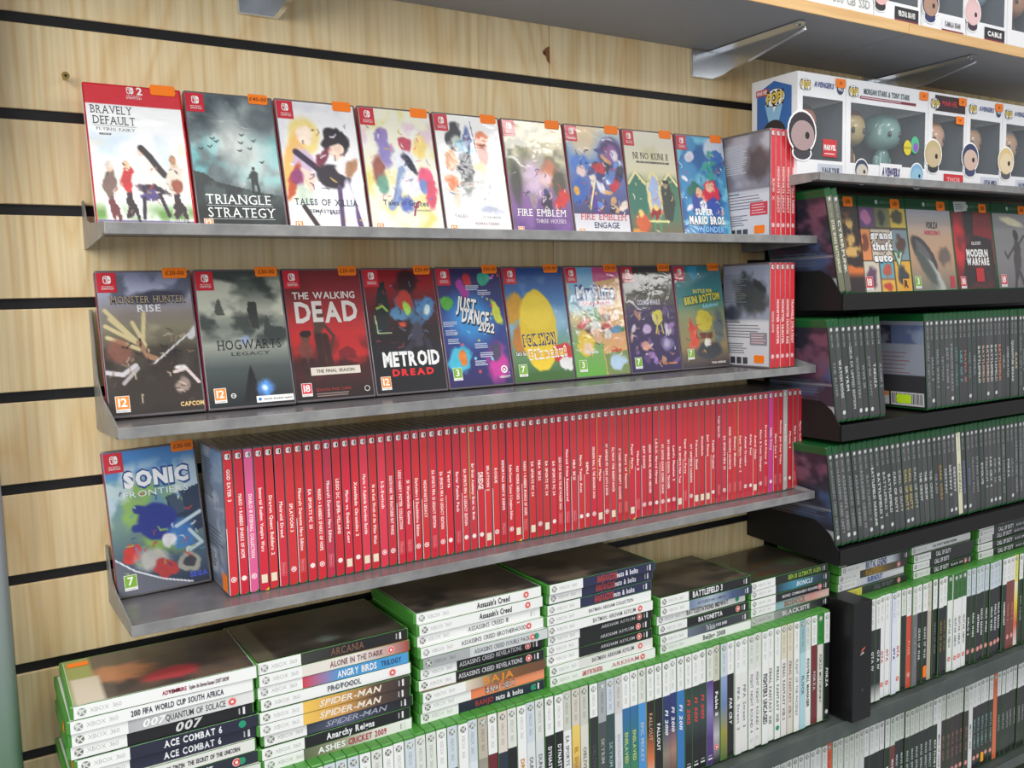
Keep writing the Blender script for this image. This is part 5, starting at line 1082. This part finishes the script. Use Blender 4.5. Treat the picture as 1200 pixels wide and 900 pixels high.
def one_case(label, x, cv, prt, st, yaw=0, roll=0):
    hd = Pr(); hd.quad(-.0655, .1500, .0655, .1690, (20, 78, 42), 1); hd.orb(-.012, .1600, .0042, (150, 170, 156), 2); hd.text('XBOX ONE', .012, .1600, .0052, (120, 160, 134), width=.032, lay=2)
    for q in (prt,): hd.v += q.v; off = len(hd.v) - len(q.v); hd.f += [tuple(i + off for i in f) for f in q.f]; hd.c += q.c
    t = empty('green_game_case', (x, -.142, -.0283 + D2 * math.sin(R(8))), (-R(8), roll, yaw)); tag(t, label, 'game case', GB)
    link('case_shell', rbox(-W2 / 2, 0, 0, W2 / 2, D2, H2, DGREEN, .0018, 3, 'case_shell'), t)
    link('cover_insert', cvmesh(cv, lambda U, V: (-.0655 + U * .131, -.0003, .1500 - V * .1475)), t)
    for q in hd.split(): link('lettering', q.mesh(), t, (0, -.0004, 0))
    for nm, q in prt.subs.items(): link(nm, q.mesh(nm), t, (0, -.0004, 0))
    if st: sticker(t, .038, -.0012, .158, .026, .017, '£10')
    return t


c = Cv(BW, BH, (40, 26, 22), 5); c.asp = 1.13; c.cloud((230, 120, 40), 3, 4, .5, .62, .95, .1, .8).cloud((250, 200, 110), 4, 5, .6, .7, .9, .15, .6)
one_case('black and flame-orange cover, half hidden behind two leaning cases', 1.383, c, Pr(), True)
c = Cv(BW, BH, (150, 120, 90), 6); c.asp = 1.13
for (a, b_, e, f), col, c2 in [((0, 0, .34, .24), (90, 60, 110), (200, 120, 170)), ((.36, 0, .62, .24), (110, 116, 76), (40, 50, 40)), ((.64, 0, 1, .24), (206, 180, 70), (60, 60, 40)), ((0, .26, .22, .62), (226, 140, 80), (120, 60, 40)), ((.24, .26, .64, .62), (210, 200, 180), (160, 140, 130)), ((.66, .26, 1, .62), (130, 150, 160), (90, 60, 50)), ((0, .64, .34, 1), (210, 200, 180), (90, 60, 90)), ((.36, .64, .64, .84), (90, 170, 190), (190, 80, 60)), ((.36, .86, .64, 1), (230, 180, 70), (190, 60, 50)), ((.66, .64, 1, 1), (226, 170, 60), (50, 60, 70))]:
    c.mix(((c.u >= a) & (c.u <= e) & (c.v >= b_) & (c.v <= f)) * 1.0, col); c.blob((a + e) / 2, (b_ + f) / 2, (e - a) * .3, (f - b_) * .34, c2, 20, .4, .95, .5)
for uu in (.35, .65): c.line([(uu, 0), (uu, .25)], .008, (20, 20, 20))
c.line([(0, .25), (1, .25)], .008, (20, 20, 20)).line([(0, .63), (1, .63)], .008, (20, 20, 20)).line([(.35, .63), (.35, 1)], .008, (20, 20, 20)).line([(.65, .63), (.65, 1)], .008, (20, 20, 20)).line([(.23, .25), (.23, .63)], .008, (20, 20, 20))
p = Pr()
for t_, zz, wdd in [('grand', .102, .060), ('theft', .082, .054), ('auto', .062, .050)]: p.text(t_, -.008, zz, .013, (20, 20, 20), width=wdd + .002, bold=.14, lay=3); p.text(t_, -.008, zz, .0125, (248, 248, 248), width=wdd, bold=.06, lay=4)
p.text('V', .034, .060, .022, (70, 110, 80), bold=.12, lay=5); p.text('V', .034, .060, .020, (190, 206, 190), bold=.04, lay=6); p.text('FIVE', .034, .063, .004, (30, 40, 30), lay=7); p.age(-.062, .005, '18', .024); p.quad(.040, .006, .058, .024, (236, 160, 40), 3); p.text('R', .049, .015, .012, (30, 30, 30), bold=.05, lay=4)
one_case('cover of many comic panels round chunky white lettering', 1.5100, c, p, True)
c = Cv(BW, BH, (150, 150, 156), 7); c.asp = 1.13; c.grad([(0, (170, 176, 190)), (.35, (206, 170, 140)), (.6, (190, 150, 120)), (1, (120, 120, 110))]); c.blob(.32, .55, .34, .13, (70, 66, 66), 42, .15).blob(.45, .78, .42, .10, (180, 184, 180), 48, .3).blob(.35, .72, .10, .30, (60, 66, 60), -40, .5, .8).blob(.78, .58, .13, .10, (110, 96, 90), 0, .6).blob(.3, .50, .20, .05, (100, 100, 104), 42, .3)
p = Pr(); p.text('FORZA', .006, .122, .011, (70, 72, 84), width=.034, bold=.05, slant=.4); p.text('HORIZON 3', .006, .108, .0070, (206, 60, 100), width=.046, bold=.05); p.text('FORZA', .006, .118, .0, (70, 72, 84)) if False else None; p.age(-.060, .006, '3', .022); p.quad(.046, .006, .060, .028, (190, 50, 66), 3)
one_case('pale sunset cover with a dark car nose', 1.6450, c, p, True)
c = Cv(BW, BH, (150, 30, 36), 8); c.asp = 1.13; c.grad([(0, (120, 36, 40)), (.5, (150, 30, 36)), (1, (110, 22, 30))]); c.poly([(.28, 0), (.55, 0), (.5, .3), (.95, .35), (1, 1), (.1, 1), (.3, .4)], (46, 34, 36)); c.blob(.12, .4, .14, .3, (206, 44, 50), 0, .5).cloud((110, 40, 40), 4, 5, .5, .7, .7, .3, 1)
p = Pr(); p.text('CALL OF DUTY', .006, .090, .0055, WH, width=.032, bold=.04); p.text('MODERN', .006, .071, .0130, WH, width=.072, bold=.05); p.text('WARFARE', .006, .055, .0130, WH, width=.076, bold=.05); p.quad(-.004, .016, .022, .042, (190, 34, 44), 3); p.age(-.058, .004, '18', .022); p.poly([(-.058, .168), (-.056, .148), (-.014, .152), (-.016, .169)], (200, 206, 202), 9); p.lines(-.052, .152, -.022, .165, 3, (120, 124, 122), 10, 3)
one_case('dark red cover with two-line white block title', 1.7800, c, p, True, R(1))
c = Cv(BW, BH, (130, 130, 134), 9); c.asp = 1.13; c.grad([(0, (150, 150, 150)), (1, (116, 112, 116))]); c.blob(.5, .12, .3, .05, (236, 226, 190), 10, .5).blob(.55, .62, .10, .26, (70, 66, 66), 8, .3, .95, .5).blob(.55, .30, .07, .07, (64, 58, 60), 0, .3).line([(.5, .45), (.3, .6), (.25, .52)], .02, (70, 66, 66)).line([(.62, .42), (.78, .3)], .02, (70, 66, 66)).line([(.5, .8), (.45, .98)], .03, (66, 62, 64)).line([(.6, .8), (.68, .98)], .03, (66, 62, 64))
p = Pr(); p.age(-.058, .005, '18', .024)
one_case('pale grey cover with one dark standing figure', 1.9150, c, p, True)
c = Cv(BW, BH, (60, 70, 90), 10); c.asp = 1.13; c.cloud((140, 120, 100), 3, 4)
one_case('slate blue cover at the right edge, beside the pale grey one', 2.0500, c, Pr(), True)
# two leaning spine-out cases at its left end
for i in range(2):
    spine_case('mid', 1.3190 + .0150 * i, -.1890, -.0270, ['left of two leaning cases on the upper black shelf, dark cover side showing', 'right of two leaning cases on the upper black shelf'][i], 'leaning pair on the upper black shelf',
               (None, 0, (120, 118, 96) if i == 0 else (104, 104, 92), [('STAR WARS BATTLEFRONT' if i == 0 else 'CYBERPUNK', .55, .5, .42, (226, 222, 200), 'b')]), lean=-R(13.5), side=(backcover(12, kind='dark'), 'dark') if i == 0 else None)
for i in range(1):
    o = spine_case('mid', 1.302, -.150, .078, 'thin dark case jutting out below the right end of the top grey shelf', None, (None, 0, (40, 44, 60), []), vertical=False) if False else None


# ================================================================== BOXED VINYL FIGURES
def bubble(p, x, z, s, lay=4, back=(250, 250, 250)):
    p.ell(x, z, s * 1.15, s * .82, (40, 40, 44), lay, 18); p.ell(x, z, s * 1.10, s * .77, back, lay + 1, 18); p.poly([(x - s * .3, z - s * .6), (x + s * .2, z - s * .65), (x - s * .15, z - s * 1.25)], back, lay + 1)
    p.text('POP!', x, z, s * .95, (30, 30, 34), width=s * 1.95, bold=.13, lay=lay + 2); p.text('POP!', x, z, s * .88, (240, 206, 60), width=s * 1.85, bold=.03, lay=lay + 3)


def figure_box(label, x, y, z, wd, ht, dp, head, title, num, badge, bar, portrait, group, hdr_text=(40, 60, 120), stick=True, side=False, figs=((.5, (170, 120, 90), (60, 40, 36)),), floor_col=(240, 241, 244)):
    t = empty('figure_box', (x, y, z)); tag(t, label, 'toy box', group)
    Wc_ = floor_col; th = .0012
    hd = ht * .775; bt = ht * .185; lf = .012; rt = .006
    vs = []; fs = []; cs = []
    def bx(a, b, c_, d, e, f, col):
        o = len(vs); vs.extend([(a, b, c_), (d, b, c_), (d, e, c_), (a, e, c_), (a, b, f), (d, b, f), (d, e, f), (a, e, f)])
        fs.extend([tuple(o + i for i in q) for q in ((0, 3, 2, 1), (4, 5, 6, 7), (0, 1, 5, 4), (1, 2, 6, 5), (2, 3, 7, 6), (3, 0, 4, 7))]); cs.extend([col] * 8)
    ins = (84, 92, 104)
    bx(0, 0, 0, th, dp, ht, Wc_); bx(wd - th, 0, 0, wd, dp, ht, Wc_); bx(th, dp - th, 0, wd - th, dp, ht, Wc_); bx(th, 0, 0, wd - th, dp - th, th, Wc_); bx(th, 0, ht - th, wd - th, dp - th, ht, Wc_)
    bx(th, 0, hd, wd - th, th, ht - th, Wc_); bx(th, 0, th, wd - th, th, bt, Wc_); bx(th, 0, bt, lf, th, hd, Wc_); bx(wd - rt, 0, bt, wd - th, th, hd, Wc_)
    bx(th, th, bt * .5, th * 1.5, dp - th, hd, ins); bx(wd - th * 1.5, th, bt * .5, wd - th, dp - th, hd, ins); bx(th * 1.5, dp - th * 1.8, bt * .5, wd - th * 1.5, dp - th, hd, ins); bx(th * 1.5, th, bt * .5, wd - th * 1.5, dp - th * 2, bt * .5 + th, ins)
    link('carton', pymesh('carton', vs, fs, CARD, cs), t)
    link('window_film', pymesh('window_film', [(lf - .001, .0006, bt - .001), (wd - rt + .001, .0006, bt - .001), (wd - rt + .001, .0006, hd + .001), (lf - .001, .0006, hd + .001)], [(0, 1, 2, 3)], FILM), t)
    p = Pr(); hz = (hd + ht) / 2
    if head: p.quad(wd * .16, hd + .006, wd - .004, ht - .004, head, 2)
    bubble(p, .018, hz - .001, .0115)
    p.text(title, .034 + (wd - .05) * .42, hz + .002, .0078 if wd < .15 else .0085, hdr_text, width=(wd - .05) * .72, bold=.03, slant=.15 if wd < .15 else 0, lay=5)
    if wd > .15: p.quad(.034, hz - .0105, wd * .84, hz - .0060, (130, 40, 60), 3); p.lines(.036, hz - .010, wd * .82, hz - .0065, 1, (230, 200, 206), 4, 1)
    if num: p.ell(wd - .014, hz, .0085, .0095, (44, 56, 96), 3); p.text(num, wd - .014, hz, .0062, WH, width=.012, bold=.02, lay=5)
    if badge: p.quad(wd * .52, bt + .006, wd * .52 + .034, bt + .034, (206, 50, 56), 3); p.text('MARVEL', wd * .52 + .017, bt + .021, .0075, WH, width=.029, bold=.06, lay=4); p.lines(wd * .52 + .004, bt + .009, wd * .52 + .030, bt + .013, 1, WH, 4)
    if bar:
        p.quad(wd * .42, .004, wd - .006, bt * .82, bar[1], 3); p.text(bar[0], wd * .42 + (wd * .58 - .006) / 2, bt * .50, .0075, bar[2], width=(wd * .58 - .006) * .7, bold=.05, lay=5)
        p.quad(wd * .42, .004, wd - .006, .0065, (130, 40, 60), 4)
    for (px, pz, s, skin, hair, suit) in portrait:     # plain printed heads cut round by a white line, no likeness
        p.ell(px, pz - s * 1.05, s * .75, s * .42, (250, 250, 250), 6); p.ell(px, pz, s * 1.1, s * 1.12, (250, 250, 250), 6, 20); p.ell(px, pz - s * 1.05, s * .65, s * .34, suit, 7)
        p.ell(px, pz, s, s, hair, 8, 20); p.ell(px + s * .05, pz - s * .18, s * .88, s * .76, skin, 9, 20); p.ell(px + s * .38, pz - s * .16, s * .17, s * .19, (20, 20, 22), 10, 10)
    for q in p.split(): link('lettering', q.mesh('lettering', CARD), t, (0, -.0003, 0))
    if side:
        q = Pr(); q.quad(-dp * .88, bt * .5, -dp * .12, ht - .020, (60, 120, 190), 1); q.poly([(-dp * .88, ht * .35), (-dp * .88, ht - .02), (-dp * .5, ht - .006), (-dp * .12, ht - .02), (-dp * .12, ht * .35), (-dp * .5, ht * .2)], (54, 108, 180), 2)
        q.poly([(-dp * .5, ht * .35), (-dp * .7, ht * .75), (-dp * .3, ht * .75)], (150, 200, 236), 3); q.quad(-dp * .90, ht - .026, -dp * .62, ht - .016, (206, 50, 60), 4); q.text('MARVEL', -dp * .76, ht - .021, .006, WH, width=dp * .24, bold=.05, lay=5)
        bubble(q, -dp * .47, ht * .80, .018, 6); q.ell(-dp * .5, ht * .42, dp * .28, dp * .30, (44, 40, 46), 5, 20); q.ell(-dp * .48, ht * .37, dp * .25, dp * .24, (150, 118, 110), 6, 20)
        me = pymesh('side_print', [(-.0003 + v_[1], -v_[0], v_[2]) for v_ in q.v], q.f, CARD, q.c); link('side_print', me, t)
    if stick: sticker(t, wd - .014, -.0012, ht - .010, .024, .014, '14')
    for k, (fx, skin, hair) in enumerate(figs):        # the vinyl figure stands inside the box
        fr = wd * .5 if len(figs) > 1 else wd
        f = empty('vinyl_figure', (x + fx * wd, y + dp * .40, z + bt * .5 + .002)); tag(f, ('left ' if len(figs) > 1 and k == 0 else ('right ' if len(figs) > 1 else '')) + 'vinyl toy inside the ' + ' '.join(label.split()[:9]), 'figurine', 'vinyl figures inside the boxes')
        def ball(nm, loc, sc_, mt, seg=18):
            bm = bmesh.new(); bmesh.ops.create_uvsphere(bm, u_segments=seg, v_segments=seg // 2 + 2, radius=1)
            for v_ in bm.verts:
                v_.co.x = math.copysign(abs(v_.co.x) ** .8, v_.co.x) * sc_[0]; v_.co.y = math.copysign(abs(v_.co.y) ** .8, v_.co.y) * sc_[1]; v_.co.z = math.copysign(abs(v_.co.z) ** .8, v_.co.z) * sc_[2]
            me = D.meshes.new(nm); bm.to_mesh(me); bm.free(); me.shade_smooth(); me.materials.append(mt); return link(nm, me, f, loc)
        hs = mat('vinyl_%d_%d_%d' % skin, skin, .3, 0, .4); hh_ = mat('vinyl_%d_%d_%d' % hair, hair, .3, 0, .4)
        ball('body', (0, 0, .026), (.014, .011, .026), hh_); ball('head', (0, 0, .075), (.033, .027, .029), hs, 22)
        ball('hair', (0, .005, .084), (.0345, .028, .0260), hh_, 22)
        for sg in (-1, 1):
            ball('eye', (sg * .014, -.0262, .070), (.0042, .0015, .0048), mat('black_vinyl', (14, 14, 16), .1, 0, .5), 10)
            ball('leg', (sg * .007, 0, .006), (.006, .007, .010), hh_, 10); ball('arm', (sg * .016, 0, .026), (.005, .006, .012), hs, 10)
    return t


GF = 'boxed figures on the grey shelf'
zb = .1600; yb = -.146
figure_box('narrow blue-sided white toy box at the left end of the shelf', 1.2665, yb, zb, .1150, .1655, .095, None, 'AVENGERS', '482', True, ('VALKYRIE', (200, 206, 220), (44, 54, 76)), [(.010, .072, .031, (170, 146, 146), (44, 38, 46), (60, 56, 66))], GF, (50, 70, 140), side=True, figs=((.36, (170, 98, 74), (50, 36, 40)),))
figure_box('double-width white toy box with two figures behind its window', 1.3830, yb, zb, .2200, .1655, .095, None, 'MORGAN STARK & TONY STARK', None, False, None, [(.040, .020, .017, (206, 200, 186), (60, 70, 100), (50, 60, 90)), (.190, .020, .018, (150, 196, 222), (130, 180, 214), (110, 160, 200))], GF, (60, 90, 100), figs=((.22, (180, 160, 110), (120, 70, 60)), (.66, (120, 160, 156), (110, 150, 150))))
tt = Pr(); tt.quad(-.030, -.014, .030, .014, (240, 240, 244), 8); tt.text('AVENGERS', 0, 0, .012, (50, 50, 110), width=.048, bold=.08, slant=.15, lay=9); tt.ell(.045, .044, .011, .013, (226, 206, 50), 8); tt.text('GLOWS', .045, .044, .004, K, lay=9); tt.ell(.066, .050, .012, .015, (80, 190, 140), 7); tt.ell(.068, .046, .007, .008, (150, 90, 190), 8)
o = [q for q in D.objects if q.name.startswith('figure_box') and abs(q.location.x - 1.3830) < 1e-6][0]
link('front_badges', tt.mesh('front_badges', CARD), o, (.117, -.0004, .020))
figure_box('white toy box with black and red header strip', 1.6050, yb, zb, .1130, .1655, .095, (50, 26, 34), 'MARVEL', None, False, ('THOR', (206, 40, 50), (240, 160, 160)), [(.014, .058, .024, (206, 186, 150), (196, 182, 130), (50, 54, 58))], GF, (206, 60, 70), figs=((.45, (206, 160, 130), (150, 110, 70)),))
sticker([q for q in D.objects if q.name.startswith('figure_box') and abs(q.location.x - 1.6050) < 1e-6][0], .092, -.0015, .122, .026, .014, '14')
figure_box('white toy box with a dark blue printed head at its corner', 1.7200, yb, zb, .1150, .1655, .095, None, 'AVENGERS', '450', False, ('CAPTAIN AMERICA', (206, 212, 226), (60, 70, 100)), [(.012, .058, .025, (214, 186, 170), (50, 60, 100), (60, 70, 110))], GF, (60, 80, 140), figs=((.45, (176, 140, 110), (90, 90, 96)),))
figure_box('white toy box at the right edge, pale yellow head print', 1.8370, yb, zb, .1150, .1655, .095, None, 'AVENGERS', '451', False, ('HAWKEYE', (206, 212, 226), (60, 70, 100)), [(.012, .058, .025, (236, 216, 180), (226, 200, 140), (90, 90, 100))], GF, (60, 80, 140), figs=((.5, (190, 150, 120), (150, 150, 150)),))
figure_box('white toy box beyond the right edge of the photo', 1.9540, yb, zb, .1150, .1655, .095, None, 'AVENGERS', '452', False, None, [], GF, (60, 80, 140), stick=False, figs=())

# boxes on the overhead shelf
t = empty('console_carton', (1.0050, -.2150, .3995)); tag(t, 'white carton with a thin green bottom line on the overhead shelf', 'box')
link('carton', rbox(0, 0, 0, .352, .18, .26, mat('white_card', (238, 239, 238), .5), .001, 1, 'carton'), t)
p = Pr(); p.quad(.001, .0015, .351, .0035, (110, 190, 60), 1); p.text('500 GB SSD', .300, .017, .0120, (150, 152, 154), width=.085, lay=2)
link('lettering', p.mesh('lettering', CARD), t, (0, -.0003, 0))
GT = 'boxed figures on the overhead shelf'
figure_box('toy box with black name plate, next to the white carton', 1.3600, -.2150, .3995, .1150, .1655, .09, (40, 40, 44), 'FANTASTIC BEASTS', None, False, ('PERCIVAL GRAVES', (30, 28, 32), WH), [(.012, .040, .020, (230, 180, 180), (50, 46, 50), (40, 36, 40))], GT, stick=False)
figure_box('toy box with white name plate and blue corner print, on the overhead shelf', 1.4830, -.2150, .3995, .1150, .1655, .09, None, 'MARVEL', None, False, ('KAMALA KHAN', (236, 236, 240), (50, 50, 56)), [(.016, .042, .022, (176, 140, 120), (50, 50, 96), (40, 50, 100))], GT, stick=False)
figure_box('toy box with black name plate, pale pink corner print, on the overhead shelf', 1.6050, -.2150, .3995, .1150, .1655, .09, None, 'MARVEL', None, False, ('CABLE', (30, 28, 32), WH), [(.012, .044, .022, (232, 196, 196), (226, 190, 190), (60, 40, 60))], GT, stick=False, figs=((.5, (120, 140, 160), (70, 90, 130)),))
figure_box('toy box furthest right on the overhead shelf', 1.7250, -.2150, .3995, .1150, .1655, .09, None, 'MARVEL', None, False, None, [], GT, stick=False)
